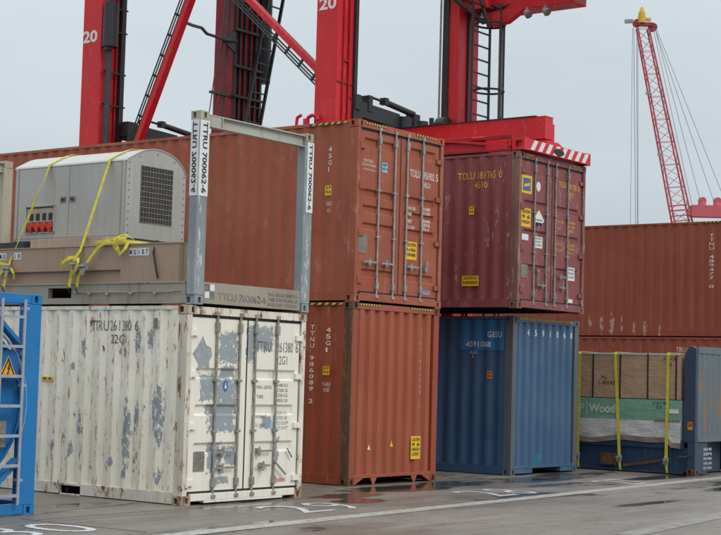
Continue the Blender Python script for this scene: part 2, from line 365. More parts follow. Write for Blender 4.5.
def container(name,label,loc,L,H,ms,mend,mpost,end,mrail=None,group=None,pockets=None,bottom=None,troughs=None,bars=None,mbar=None,mcast=None,mside2=None,handles='one'):
    R=root(name,label,'container',loc,group);mrail=mrail or ms;mcast=mcast or mpost
    pr=side_prof(L);zb=.162;zt=H-.06
    rs=random.Random(len(COL.objects)*7+3);pk=[(rs.uniform(.6,3.2),rs.uniform(.8,3.5),rs.uniform(0,6.3)) for _ in range(6)]
    dn=[(rs.uniform(.4,4.5),rs.uniform(.4,H-.4),rs.uniform(.12,.3),rs.uniform(.006,.016)) for _ in range(5)]
    def bow(y,z):
        e=min(1,max(0,(z-zb)/.3),max(0,(zt-z)/.3))
        v=.006*(1+sum(math.sin(a*y+c*z+p) for a,c,p in pk)/2.4)
        for cy,cz,r,dd in dn: v+=dd*math.exp(-((y-cy)**2+(z-cz)**2)/(r*r))
        return max(0,v)*e
    # side panels
    for sx,m in ((0,ms),(1,mside2 or ms)):
        b=MB();xo=.006
        for (a,c),(d,e) in zip(pr[:-1],pr[1:]):
            X=[(xo+c),(xo+e)] if sx==0 else [CW-xo-c,CW-xo-e]
            zs_=[zb-.01]+[zb+(zt-zb)*k/12 for k in range(1,12)]+[zt+.004];q_=[]
            for z in zs_:
                for xx,yy in ((X[0],a),(X[1],d)): q_.append((xx+(1 if sx==0 else -1)*bow(yy,z),yy,z))
            b.add(q_,[(2*k,2*k+1,2*k+3,2*k+2) for k in range(12)])
        b.build('side_panel',m,R)
    # roof with shallow ribs
    b=MB();y=.12
    while y<L-.12:
        y2=min(y+.2,L-.12);b.box(.07,CW-.07,y,y2-.03,H-.045,H-.02);y=y2
    b.box(.06,CW-.06,.1,L-.1,H-.06,H-.046);b.build('roof',mrail,R)
    # floor and cross members
    b=MB();b.box(.05,CW-.05,.05,L-.05,.125,.16)
    y=.4
    while y<L-.3: b.box(.06,CW-.06,y,y+.05,.03,.125);y+=.45
    b.build('floor',M['hole'],R)
    # rails
    for sx in (0,1):
        b=MB();X=(.0,.05) if sx==0 else (CW-.05,CW)
        segs=[(CWY,L-CWY)]
        if pockets:
            segs=[];c=CWY
            for a,d in pockets: segs.append((c,a));c=d
            segs.append((c,L-CWY))
        for a,d in segs: b.box(X[0]+.004,X[1],a,d,.012,zb)
        if pockets:
            for a,d in pockets:
                b.box(X[0]+.006,X[1],a,d,.128,zb);b.box(X[0]+.006,X[1],a,d,.0,.018)
        b.box(X[0]+.004,X[1],CWY,L-CWY,zb-.012,zb+.0)if 0 else None
        b.build('bottom_rail',mrail,R,bevel=.003)
        b=MB();b.box(*( (-.0,.06) if sx==0 else (CW-.06,CW)),CWY,L-CWY,zt,H-.008);b.build('top_rail',mrail if not mrail==ms else mpost,R,bevel=.004)
    # posts and castings
    for sx in (0,1):
        for sy in (0,1):
            b=MB();pw=.09 if (end=='doors' and sy==0) else .155;x=(.002,pw) if sx==0 else (CW-pw,CW-.002);y=(.002,.17) if sy==0 else (L-.17,L-.002)
            
            b.box(x[0],x[1],*( (y[0],y[0]+.085) if sy==0 else (y[1]-.085,y[1])),CWZ,H-CWZ)
            b.box(*( (x[0]+.004,x[0]+.06) if sx==0 else (x[1]-.06,x[1]-.004)),*( (y[0]+.085,y[1]) if sy==0 else (y[0],y[1]-.085)),CWZ,H-CWZ)
            b.build('corner_post',mpost,R,bevel=.006)
            for z in (0,H-CWZ):
                casting(R,-.003 if sx==0 else CW-CWX+.003,-.003 if sy==0 else L-CWY+.003,z-(.003 if z==0 else -.003),mcast,-1 if sx==0 else 1,-1 if sy==0 else 1)
    # far end wall: plain corrugated
    ep=end_prof();b=MB()
    for (a,c),(d,e) in zip(ep[:-1],ep[1:]):
        b.add([(a,L-.02-c,.12),(d,L-.02-e,.12),(d,L-.02-e,H-.1),(a,L-.02-c,H-.1)],[(0,1,2,3)])
    b.build('end_panel',mend,R)
    b=MB();b.box(.15,CW-.15,L-.1,L-.006,H-.11,H-.01);b.box(.15,CW-.15,L-.1,L-.006,.02,.14);b.build('end_rail',mend,R)
    # near end
    if end=='panel':
        b=MB();zlo=.17
        for (a,c),(d,e) in zip(ep[:-1],ep[1:]):
            zs_=[zlo-.01]+[zlo+(H-.1-zlo)*k/12 for k in range(1,12)]+[H-.1];q_=[]
            for z in zs_:
                for xx,cc in ((a,c),(d,e)): q_.append((xx,.012+cc+.7*bow(xx+5,z),z))
            b.add(q_,[(2*k,2*k+1,2*k+3,2*k+2) for k in range(12)])
        b.build('end_panel',mend,R)
        b=MB();b.box(.158,CW-.158,.004,.09,H-.105,H-.01);b.build('top_end_rail',mend,R,bevel=.004)
        b=MB();b.box(.15,CW-.15,.006,.1,.118,zlo)
        if bottom=='gusset':
            for p in ([(.155,.118),(.42,.118),(.155,.0)],[(.60,.118),(.78,.118),(.70,-.0),(.67,.0)],[(1.72,.118),(1.90,.118),(1.83,0),(1.80,0)],[(CW-.155,.118),(CW-.42,.118),(CW-.155,0)]): b.prism(p,'y',.01,.028)
        else:
            b.box(.16,.79,.012,.5,.03,.118);b.box(1.83,CW-.16,.012,.5,.03,.118)
        b.build('bottom_end_rail',mend,R,bevel=.003)
    else:
        dz0=.175;dz1=H-.15
        b=MB();b.box(.155,CW-.155,.004,.1,H-.112,H-.008);b.build('door_header',mrail if mrail!=ms else mend,R,bevel=.004)
        b=MB();b.box(.155,CW-.155,.0,.1,.05 if pockets else .02,.145)
        if pockets: b.box(.42,CW-.42,.001,.1,.02,.05)
        b.build('door_sill',mend,R,bevel=.004)
        b=MB();b.box(.092,CW-.092,.028,.09,H-.149,H-.113);b.build('door_gasket',M['rubber'],R)
        b=MB();b.box(.092,CW-.092,.030,.09,.1455,.174);b.build('door_gasket',M['rubber'],R)
        for xa,xb in ((.0905,.107),(1.2045,1.2335),(CW-.107,CW-.0905)):
            b=MB();b.box(xa,xb,.036,.09,.175,H-.15);b.build('door_gasket',M['rubber'],R)
        for k in (0,1):
            x0,x1=(.108,1.204) if k==0 else (1.234,CW-.108)
            def dep(x,z,x0=x0,x1=x1):
                if not (x0+.11<x<x1-.11):return .0
                for t0,t1 in troughs:
                    if dz0+t0<z<dz0+t1:return .034
                return 0.
            xs=[x0,x0+.1,x0+.13,x1-.13,x1-.1,x1];zs=[dz0]
            for t0,t1 in troughs: zs+=[dz0+t0-.0001,dz0+t0+.028,dz0+t1-.028,dz0+t1+.0001]
            zs.append(dz1)
            b=MB();yd=.032
            b.grid(xs,zs,lambda x,z:(x,yd+dep(x,z),z))
            b.box(x0,x1,yd+.036,yd+.05,dz0,dz1)
            b.box(x0,x0+.006,yd+.001,yd+.04,dz0,dz1);b.box(x1-.006,x1,yd+.001,yd+.04,dz0,dz1);b.box(x0,x1,yd+.001,yd+.04,dz0-.001,dz0+.004);b.box(x0,x1,yd+.001,yd+.04,dz1-.004,dz1+.001)
            D=b.build('door',mend,R)
            hz=[.25,.98,1.66,2.2] if H<2.7 else [.3,1.05,1.8,2.45]
            for z in hz:
                b=MB();xa=(.06,.21) if k==0 else (CW-.21,CW-.06);b.box(*xa,-.004,.034,z,z+.075);b.tube(((.078 if k==0 else CW-.078),-.004,z-.02),((.078 if k==0 else CW-.078),-.004,z+.095),.014,8);b.build('hinge',mend,D)
            for bx in bars[2*k:2*k+2]:
                b=MB();b.tube((bx,.008,.1),(bx,.008,H-.075),.0185,12)
                b.build('locking_bar',mbar,D,smooth=True)
                b=MB();b.box(bx-.04,bx+.04,-.016,.034,.075,.12);b.box(bx-.035,bx+.035,-.016,.034,H-.115,H-.06)
                b.box(bx-.033,bx+.033,-.018,.034,.22,.33);b.box(bx-.033,bx+.033,-.018,.034,H-.33,H-.2)
                for z in (.36*H,.62*H): b.box(bx-.045,bx+.045,-.014,.034,z,z+.035)
                b.build('bar_bracket',mbar,D,bevel=.004,split=True)
    return R,lerp([(a,c+.006) for a,c in pr]),[a for a,c in pr],lerp([(a,c+.012) for a,c in ep]),[a for a,c in ep]

def handle(parent,x0,x1,z,mat,hub,drop=0):
    b=MB();b.bar((x0,-.022,z),(x1,-.022,z-drop),.012,.03)
    b.box(hub-.03,hub+.03,-.032,.034,z-drop*.5-.035,z-drop*.5+.035);b.box(hub-.012,hub+.012,-.036,-.02,z-.07,z+.06)
    return b.build('door_handle',mat,parent,bevel=.003)
def hazard(plane,u0,u1,v0,v1,parent,d,n,mk=None):
    b=MB();lo,hi=min(u0,u1),max(u0,u1)
    ax='y' if plane=='-Y' else 'x'
    b.prism([(lo,v0),(hi,v0),(hi,v1),(lo,v1)],ax,d-.003,d)
    o=b.build('hazard_band',M['haz_k'],parent)
    b=MB();w=(hi-lo)/n
    sg=1 if plane=='-Y' else -1
    for i in range(n):
        a=lo+w*i+w*.1
        b.prism([(a,v0+.004),(a+w*.5,v0+.004),(a+w*.5+sg*w*.28,v1-.004),(a+sg*w*.28,v1-.004)],ax,d-.006,d-.0031)
    b.build('hazard_stripe',mk or M['haz_y'],o)

T3=[(.48,.63),(.98,1.13),(1.46,1.61)]
BARS=[.585,1.045,1.365,1.82]
# ---- white container
R,sf,sb,ef,eb=container('shipping_container','peeling white twenty foot container with rusty doors under the open metal frame',(0,0,0),6.058,2.591,M['w_side'],M['w_door'],M['w_post'],'doors',mrail=M['w_post'],pockets=[(1.90,2.31),(3.75,4.16)],troughs=T3,bars=BARS,mbar=M['galv_brown'],mcast=M['w_rust'],group='shipping containers')
Wc=R
letters('TTRU 261380 6','-X',1.83,.93,2.25,2.39,M['ink_w'],R,d=0,breaks=sb,fn=sf,off=.0)
letters('22G1','-X',1.42,1.13,2.08,2.2,M['ink_w'],R,breaks=sb,fn=sf,off=.0)
D=[c for c in R.children if c.name.startswith('door.') or c.name=='door']
yd=.032
letters('TTRU','-Y',1.40,1.72,2.03,2.17,M['ink_wd'],R,d=yd,off=.0)
letters('261380','-Y',1.84,2.19,2.03,2.17,M['ink_wd'],R,d=yd,off=.0);letters('6','-Y',2.25,2.31,2.03,2.17,M['ink_wd'],R,d=yd,off=.0)
letters('22G1','-Y',1.84,2.07,1.86,1.98,M['ink_wd'],R,d=yd,off=.0)
for s,u0,u1,z in (('MAX. GROSS',1.44,1.75,1.52),('30480 KG',1.86,2.1,1.55),('67200 LB',1.86,2.1,1.48),('TARE',1.44,1.58,1.39),('2200 KG',1.86,2.1,1.41),('4850 LB',1.86,2.1,1.34),('PAYLOAD',1.41,1.66,1.12),('28280 KG',1.86,2.1,1.17),('62350 LB',1.86,2.1,1.10),('CU. CAP.',1.41,1.64,1.0),('33.2 CU.M',1.86,2.12,1.03),('1172 CU.FT',1.86,2.12,.96)):
    letters(s,'-Y',u0,u1,z,z+.045,M['ink_wd'],R,d=yd,off=.0)
sticker('-Y',.22,.43,.43,.69,M['plate'],R,yd,name='data_plate')
sticker('-Y',1.9,2.1,.24,.29,M['pinks'],R,yd,name='sticker')
sticker('-Y',1.74,1.87,.97,1.06,M['ltblue'],R,yd)
# torn remains of a hazard diamond
b=MB();pl=[(.33,2.2),(.40,2.08),(.49,2.05),(.52,1.95),(.46,1.87),(.47,1.77),(.36,1.80),(.26,1.76),(.25,1.84),(.14,1.96),(.22,2.05),(.26,2.10)]
b.prism(pl,'y',yd-.003,yd-.001);b.build('torn_placard',plain('torn_grey_placard',(.34,.36,.36),.6,0,.35,18.,c2=(.24,.27,.28)),R)
# small blue round emblem
b=MB();cx,cz=.80,1.55
b.prism([(cx+.05*math.cos(a*.3927),cz+.075*math.sin(a*.3927)) for a in range(16)],'y',yd-.004,yd-.002);e=b.build('round_emblem',M['blues'],R)
b=MB();b.box(cx-.006,cx+.006,yd-.006,yd-.0045,cz-.045,cz+.045);b.prism([(cx-.025,cz-.03),(cx+.025,cz-.03),(cx+.012,cz+.012),(cx-.012,cz+.012)],'y',yd-.0065,yd-.0048);b.build('emblem_mark',M['whites'],e)
for x0,x1,z,hb in ((.62,.95,.675,.72),(.63,.98,.47,.73),(1.43,1.75,.675,1.47),(1.44,1.71,.475,1.56)): handle(D[0] if x0<1.2 else D[1],x0,x1,z,M['galv_brown'],hb)
b=MB();b.bar((1.79,-.03,.53),(2.04,-.03,.34),.012,.028);b.bar((2.08,-.01,.70),(2.19,-.01,.57),.012,.02);b.build('door_handle',M['galv_brown'],D[1])
sticker('-X',2.75,2.53,1.545,1.6,M['yell'],R,.005,name='sticker',lines=['8 6'])
# ladder-like identification plate on side
sticker('-X',.62,.55,2.28,2.42,M['plate'],R,.006,name='data_plate')

# ---- lower red container (blank end)
R,sf,sb,ef,eb=container('shipping_container','rust red container on the ground with a ribbed blank end and brown corner post',(4.723,.926,0),12.192,2.896,M['rl'],M['rl_end'],M['rl'],'panel',bottom='gusset',mcast=M['rl_post'],group='shipping containers')
for c in R.children:
    if c.name.startswith('corner_post'): c.data.materials[0]=M['rl_post2'];break
letters('TTNU 986089 2','-X',.84,.76,1.26,2.54,M['white_l'],R,breaks=sb,fn=sf,stack=True,off=.025)
letters('45G1','-X',.52,.44,2.08,2.50,M['white_l'],R,breaks=sb,fn=sf,stack=True,off=.025)
sticker('-X',.56,.43,1.73,1.87,M['yell'],R,.004,lines=['2,9','9.6'])
letters('TARE','-X',.58,.42,1.55,1.61,M['white_l'],R,breaks=sb,fn=sf);letters('4100','-X',.55,.44,1.46,1.53,M['white_l'],R,breaks=sb,fn=sf)
hazard('-X',.92,.2,2.842,2.885,R,-.002,5);hazard('-Y',.19,.74,2.842,2.885,R,.002,8);hazard('-Y',1.58,2.2,2.842,2.885,R,.002,8)
letters('TTNU 986089 2','-Y',1.885,1.935,1.22,2.55,M['faint_l'],R,breaks=eb,fn=ef,stack=True,off=-.01)
sticker('-Y',1.69,1.97,.38,.76,M['yell'],R,.008,lines=['CAUTION','9 6','HIGH','CONT.'])
sticker('-Y',.49,.57,.56,.64,M['whites'],R,.008,shape='tri',name='arrow_mark');sticker('-Y',1.09,1.19,.6,.7,M['yell'],R,.008,shape='tri',name='arrow_mark')

# ---- upper red container (doors)
T5=[(.28,.46),(1.02,1.12),(1.20,1.31),(1.62,1.74),(2.26,2.42)]
T5=[(.22,.36),(.98,1.10),(1.25,1.38),(1.50,1.64),(2.30,2.46)]
R,sf,sb,ef,eb=container('shipping_container','orange red container with four pale locking bars, stacked on the blank-ended red container',(4.733,.917,2.905),12.192,2.896,M['ru'],M['ru'],M['ru_post'],'doors',troughs=T5,bars=[.6,1.04,1.385,1.83],mbar=M['galv'],group='shipping containers')
D=[c for c in R.children if c.name.startswith('door.') or c.name=='door']
letters('45G1','-X',.6,.52,2.07,2.5,M['white_l'],R,breaks=sb,fn=sf,stack=True,off=.02)
sticker('-X',.64,.51,1.70,1.86,M['yell'],R,.004,lines=['2,9','9.6'])
letters('TARE','-X',.64,.5,1.53,1.6,M['white_l'],R,breaks=sb,fn=sf);letters('41','-X',.6,.53,1.42,1.5,M['white_l'],R,breaks=sb,fn=sf)
hazard('-X',1.0,.24,2.842,2.885,R,-.002,6);hazard('-Y',.19,.75,2.842,2.885,R,.002,8);hazard('-Y',1.6,2.2,2.842,2.885,R,.002,8)
letters('TRITON','-Y',.19,.45,2.24,2.29,M['white_l'],R,d=yd);letters('CONTAINER','-Y',.16,.53,2.18,2.22,M['white_l'],R,d=yd);letters('INTERNATIONAL','-Y',.2,.52,2.11,2.14,M['white_l'],R,d=yd)
sticker('-Y',.70,.85,2.13,2.29,M['ltblue'],R,yd,lines=['ACEP','01'])
letters('TOLU','-Y',1.49,1.78,2.15,2.28,M['white_l'],R,d=yd,off=.02);letters('956902','-Y',1.87,2.2,2.15,2.28,M['white_l'],R,d=yd,off=.02);letters('5','-Y',2.25,2.31,2.15,2.28,M['white_l'],R,d=yd,off=.02);letters('45G1','-Y',1.88,2.09,2.01,2.1,M['white_l'],R,d=yd,off=.02)
for s,a,c,z in (('MAX.GR.',1.42,1.68,1.60),('30480',1.88,2.1,1.62),('67200',1.88,2.1,1.55),('TARE',1.42,1.56,1.50),('NET',1.42,1.58,1.38),('26640',1.88,2.1,1.42),('58730',1.88,2.1,1.35),('CU.CAP.',1.42,1.66,1.28),('76.4',1.88,2.08,1.28)):
    letters(s,'-Y',a,c,z,z+.055,M['white_l'],R,d=yd+(.0),off=.03)
sticker('-Y',1.41,1.73,.77,1.07,M['yell'],R,yd,lines=['CAUTION','9 6 HIGH','CONTAINER'])
sticker('-Y',.12,.35,.78,1.07,M['plate'],R,yd,name='data_plate')
sticker('-Y',1.95,2.14,.22,.28,plain('violet_vinyl',(.35,.35,.6),.5),R,yd,lines=['TXG'],ink=M['blues'])
for x0,x1,hb in ((.2,.58,.36),(.70,1.02,.82),(1.41,1.74,1.52)): handle(D[0] if x0<1.2 else D[1],x0,x1,.645,M['galv'],hb)
b=MB();b.box(1.92,2.0,-.02,.034,.6,.68);b.bar((1.96,-.02,.66),(1.98,-.02,.78),.012,.03);b.build('door_handle',M['galv'],D[1])

# ---- blue container
R,sf,sb,ef,eb=container('shipping_container','faded blue container on the ground with a ribbed blank end, below the maroon one',(9.503,.892,0),12.192,2.896,M['b'],M['b_end'],M['b_post'],'panel',bottom='blocks',group='shipping containers')
b=MB();ys=sorted([.19,1.21]+[q for q in sb if .19<q<1.21])
for a,c in zip(ys[:-1],ys[1:]): b.add([(sf(a)-.0015,a,2.26),(sf(c)-.0015,c,2.26),(sf(c)-.0015,c,2.82),(sf(a)-.0015,a,2.82)],[(0,1,2,3)])
b.build('repaint_patch',M['b_patch'],R)
sf2=lambda u:sf(u)-.003
letters('GESU','-X',.55,.24,2.5,2.61,M['white_b'],R,breaks=sb,fn=sf2,off=.02)
letters('4591068','-X',1.03,.48,2.32,2.43,M['white_b'],R,breaks=sb,fn=sf2,off=.02)
letters('45G1','-X',.95,.78,2.19,2.25,M['white_b'],R,breaks=sb,fn=sf2);letters('B','-X',.88,.84,2.12,2.17,M['white_b'],R,breaks=sb,fn=sf2)
sticker('-X',.54,.43,1.74,1.88,M['orange'],R,.004,lines=['2,9','9.6'])
hazard('-Y',.22,2.17,2.83,2.885,R,.002,26)
ep=end_prof();p_=(CW-.3)/8
for i,ch in enumerate('4591068'):
    cx=.15+p_*(1.5+i)
    cw=.012 if ch=='1' else .04
    letters(ch,'-Y',cx-cw,cx+cw,2.55,2.67,M['white_b'],R,breaks=eb,fn=ef,off=.02)
b=MB();us=sorted([.86,1.08]+[q for q in eb if .86<q<1.08])
for a,c in zip(us[:-1],us[1:]): b.add([(a,ef(a)-.0015,.20),(c,ef(c)-.0015,.20),(c,ef(c)-.0015,.36),(a,ef(a)-.0015,.36)],[(0,1,2,3)])
b.build('touch_up_patch',plain('teal_touch_up',(.03,.19,.30),.5),R)

# ---- maroon container
R,sf,sb,ef,eb=container('shipping_container','maroon container with yellow lettering held by the red spreader above the blue one',(9.129,.595,3.02),12.192,2.83,M['m'],M['m'],M['m_post'],'doors',troughs=[(.50,.64),(1.13,1.27),(1.66,1.80)],bars=[.565,1.01,1.32,1.785],mbar=M['galv_dull'],group='shipping containers')
D=[c for c in R.children if c.name.startswith('door.') or c.name=='door']
letters('TOLU 181765 0','-X',1.34,.39,2.36,2.5,M['yel_l'],R,breaks=sb,fn=sf,off=.02)
letters('4510','-X',.97,.7,2.19,2.31,M['yel_l'],R,breaks=sb,fn=sf,off=.02)
sticker('-X',1.07,.96,1.71,1.87,M['yell'],R,.004,lines=['2,9','9.6']);sticker('-X',1.19,.83,.40,.59,M['yell'],R,.004,lines=['CAUTION 9 6','HIGH'])
k=sticker('-Y',.12,.48,2.09,2.42,M['yell'],R,yd);sticker('-Y',.17,.43,2.14,2.37,M['blues'],k,yd-.005,t=.002)
b=MB();b.prism([(.2,2.2),(.4,2.24),(.4,2.29),(.2,2.25)],'y',yd-.011,yd-.009);b.build('sticker_mark',M['yell'],k)
sticker('-Y',.64,.79,2.17,2.35,M['whites'],R,yd,shape='oval')
sticker('-Y',.12,.46,1.48,1.82,M['yell'],R,yd,lines=['CAUTION','9 6','HIGH'])
k=sticker('-Y',.56,.94,1.47,1.83,M['whites'],R,yd,shape='diamond',name='hazard_placard')
b=MB();b.prism([(.64,1.565),(.75,1.46+.02),(.86,1.565),(.86,1.60),(.64,1.60)],'y',yd-.008,yd-.0052);b.build('placard_mark',M['ink'],k)
letters('8','-Y',.735,.765,1.5,1.55,M['whites'],k,d=yd-.006);letters('CORROSIVE','-Y',.63,.87,1.63,1.66,M['ink'],k,d=yd-.0052)
letters('TOLU','-Y',1.46,1.73,2.34,2.45,M['yel_l'],R,d=yd,off=.02);letters('181765','-Y',1.83,2.13,2.33,2.44,M['yel_l'],R,d=yd,off=.02);letters('0','-Y',2.19,2.25,2.33,2.44,M['yel_l'],R,d=yd,off=.02);letters('4510','-Y',1.84,2.03,2.18,2.28,M['yel_l'],R,d=yd,off=.02)
for s,a,c,z in (('MAX.GR.',1.4,1.68,1.66),('30480',1.85,2.09,1.68),('67200',1.85,2.09,1.6),('TARE',1.4,1.55,1.54),('3900',1.85,2.05,1.52),('PAYLOAD',1.4,1.67,1.24),('26580',1.85,2.09,1.25),('58600',1.85,2.09,1.18),('CU.CAP.',1.4,1.62,1.13),('76.3',1.85,2.05,1.1)): letters(s,'-Y',a,c,z,z+.05,M['yel_l'],R,d=yd,off=.02)
for a,c,d_,e_ in ((.16,.39,1.24,1.35),(.59,.89,1.13,1.34),(1.84,2.11,.61,.86),(1.86,2.05,.19,.26)):
    sticker('-Y',a,c,d_,e_,M['whites'],R,yd,lines=(['NOTICE','DO NOT','LOAD'] if e_-d_>.15 else None),ink=M['ink_wd'])
sticker('-Y',.16,.38,.56,.8,M['plate'],R,yd,name='data_plate')
hazard('-Y',.19,.48,2.77,2.815,R,.002,5);hazard('-Y',1.78,2.19,2.77,2.815,R,.002,6)
for x0,x1,z,hb in ((.69,.97,.45,.84),(1.45,1.70,.65,1.5),(1.45,1.70,.45,1.58)): handle(D[0] if x0<1.2 else D[1],x0,x1,z,M['galv_dull'],hb)
b=MB();b.bar((.68,-.02,.44),(.69,-.02,.70),.012,.03);b.box(.65,.72,-.03,.034,.68,.74);b.build('door_handle',M['galv_dull'],D[0])

# ---- far right row, two high
R,sf,sb,ef,eb=container('shipping_container','long brown red container above the yellow-strapped crates, scratched pale along its lower edge',(21.4,1.95,2.93),12.192,2.896,M['bg_scr'],M['bg'],M['bg'],'panel',bottom='blocks',group='shipping containers')
letters('TTNU 489477 0','-X',.56,.44,1.2,2.58,M['white_l'],R,breaks=sb,fn=sf,stack=True,off=.01)
hazard('-X',.72,.2,2.842,2.885,R,-.002,5)
R,sf,sb,ef,eb=container('shipping_container','dark red container on the ground, only its top strip visible over the wrapped crates',(21.4,1.95,0.02),12.192,2.896,M['bg'],M['bg'],M['bg'],'panel',bottom='blocks',group='shipping containers')
letters('TRLU','-X',1.42,1.12,2.52,2.64,M['white_l'],R,breaks=sb,fn=sf,off=.01)

# ------------------------------------------------------------------ blue tank container at the left edge
M['tb']=paint('bright_blue_paint',(.012,.160,.40),(.02,.19,.44),.6,rust=.08,streak=.05,dirt=.12,grime=(.03,.12,.25),off=41,rough=.4)
M['tb_dk']=paint('tank_blue_paint',(.010,.12,.32),(.015,.14,.36),.6,rust=.05,streak=.05,dirt=.2,grime=(.02,.07,.18),off=42,rough=.4)
M['alu']=plain('dull_aluminium',(.40,.42,.45),.5,.4,.2,12.)
R=root('tank_container','bright blue framed tank container with ladder and electric warning triangle','tank container',(-4.705,.24,0),'shipping containers')
Lt=6.058
for y0,y1 in ((0,.12),(Lt-.12,Lt)):
    b=MB();b.box(.16,CW-.16,y0+.005,y1-.005,2.475,2.588);b.box(.16,CW-.16,y0+.005,y1-.005,.01,.13);b.build('end_rail',M['tb'],R,bevel=.006,split=True)
    for x0,x1 in ((0,.24),(CW-.24,CW)):
        b=MB();b.box(x0,x1,y0,y1,.118,2.473);b.build('corner_post',M['tb'],R,bevel=.01)
    b=MB()
    for sx in (0,1):
        q=(lambda x:x) if sx==0 else (lambda x:CW-x)
        for za,zc,zb_ in ((2.46,1.95,1),(.13,.65,-1)):
            k=MB();k.bar((q(.24),(y0+y1)/2,zc),(q(.85),(y0+y1)/2,za),.05,.15,(0,1,0));k.build('corner_brace',M['tb'],R,bevel=.004)
for x0 in (0,CW-CWX):
    for y0,sy in ((0,-1),(Lt-CWY,1)):
        for z in (0,2.473): casting(R,x0+(-.003 if x0==0 else .003),y0+(-.003 if y0==0 else .003),z,M['tb'],-1 if x0==0 else 1,sy)
for x in (.04,CW-.14):
    b=MB();b.box(x,x+.1,.178,Lt-.178,.03,.15);b.box(x,x+.1,.178,Lt-.178,2.48,2.58);b.build('side_rail',M['tb'],R)
b=MB();n=28;cx,cz,r=CW/2,1.30,1.05
prof=[(.10,.0),(.09,.95),(.085,.985),(.05,.985),(.045,1.0),(.05,1.012),(.62,1.015),(.63,1.05),(5.44,1.05),(5.6,1.03),(5.72,.95),(5.8,.78),(5.85,.45),(5.86,.0)]
vs=[(cx+rr*math.cos(2*math.pi*i/n),y,cz+rr*math.sin(2*math.pi*i/n)) for y,rr in prof for i in range(n)]
b.add(vs,[(k*n+i,k*n+(i+1)%n,(k+1)*n+(i+1)%n,(k+1)*n+i) for k in range(len(prof)-1) for i in range(n)]);b.build('tank_barrel',M['tb_dk'],R,smooth=True)
b=MB();pts=[(cx+1.045*math.cos(a*math.pi/16),.02,cz+1.045*math.sin(a*math.pi/16)) for a in range(-2,11)];b.path(pts,.022,8);b.build('grab_hoop',M['alu'],R,smooth=True)
b=MB()
for x in (1.79,2.13): b.tube((x,-.06,.13),(x,-.06,2.52),.02,10)
for i in range(7): b.box(1.79,2.13,-.075,-.045,.22+.346*i,.255+.346*i)
for z in (.4,1.5,2.4):
    b.box(2.12,2.19,-.07,.01,z,z+.03)
b.build('ladder',M['alu'],R)
b=MB();b.box(1.78,2.12,.0,.012,1.58,1.92);b.build('warning_plate',M['tb_dk'],R)
k=sticker('-Y',1.82,2.09,1.60,1.86,plain('warning_yellow',(.80,.42,.02),.45),R,-.002,shape='tri',name='warning_triangle')
b=MB()
b.prism([(1.845,1.615),(1.860,1.615),(1.968,1.82),(1.958,1.838)],'y',-.0112,-.0075)
b.prism([(2.065,1.615),(2.050,1.615),(1.942,1.82),(1.953,1.838)],'y',-.0117,-.0078)
b.prism([(1.845,1.612),(2.065,1.612),(2.058,1.626),(1.852,1.626)],'y',-.0122,-.0080)
b.prism([(1.975,1.78),(1.940,1.70),(1.962,1.705),(1.946,1.65),(1.934,1.655),(1.950,1.632),(1.968,1.652),(1.958,1.652),(1.985,1.725),(1.962,1.718),(1.992,1.775)],'y',-.0127,-.0075)
b.build('lightning_symbol',M['ink'],k)
b=MB();b.box(1.66,1.97,.005,.02,.80,1.10);b.build('data_plate',M['plate'],R)
b=MB();b.box(2.0,2.19,.02,.06,1.86,1.93);b.build('hose_clip',M['tb'],R)

# ------------------------------------------------------------------ open-ended bolster on top of the white container
M['cream']=paint('weathered_cream_paint',(.34,.30,.235),(.27,.235,.185),.8,rust=.45,streak=.35,dirt=.5,grime=(.14,.12,.09),off=51)
M['creamp']=paint('cream_post_paint',(.42,.39,.30),(.30,.27,.2),.8,rust=.5,streak=.4,dirt=.5,grime=(.16,.14,.10),off=52)
M['greyp']=paint('chipped_grey_paint',(.20,.235,.25),(.30,.33,.34),.9,rust=.35,streak=.25,dirt=.35,grime=(.10,.10,.10),peel=('x',[(.09,.75,.05,.75),(2.30,.9,.05,.8)]),peelcol=(.50,.50,.47),peelamp=.18,peelscale=14.,peelst=.3,scuff=1.,off=53)
M['hdr']=paint('pale_grey_beam_paint',(.42,.42,.37),(.34,.33,.28),.7,rust=.3,streak=.2,dirt=.4,grime=(.2,.18,.14),off=54)
BX,BY,BZ=.05,-.04,2.605
R=root('flat_rack','open cream steel flat rack with grey end posts and lettered tops on the white container','flat rack',(BX,BY,BZ))
Lb=6.62;Wb=2.40
for sx in (0,1):
    b=MB();x0,x1=(.02,.11) if sx==0 else (Wb-.11,Wb-.02)
    for a,c in ((.17,2.34),(2.82,3.95),(4.42,Lb-.17)): b.box(x0,x1,a,c,.03,.28)
    for a,c in ((2.34,2.82),(3.95,4.42)): b.box(x0+.002,x1,a,c,.03,.095);b.box(x0+.002,x1,a,c,.235,.28);
    b.box(x0-.012,x1,.17,Lb-.17,.28,.30);b.box(x0-.012,x1,.17,Lb-.17,.012,.03)
    b.build('side_beam',M['cream'],R,bevel=.003)
b=MB();b.box(.11,Wb-.11,.12,Lb-.12,.25,.285);b.build('deck',M['cream'],R)
b=MB();pts=[]
for i in range(40):
    y=.25+2.05*i/39;pts.append((.0,y,.175-.012*abs(math.sin(i*.24))+.003*math.sin(i*1.3)))
b.path(pts,.009,6)
for y in (.7,1.15,1.6,1.95): b.path([(-.0,y-.03,.17),(-.02,y,.13),(-.0,y+.03,.165)],.012,6)
b.build('lashing_wire',M['galv_brown'],R)
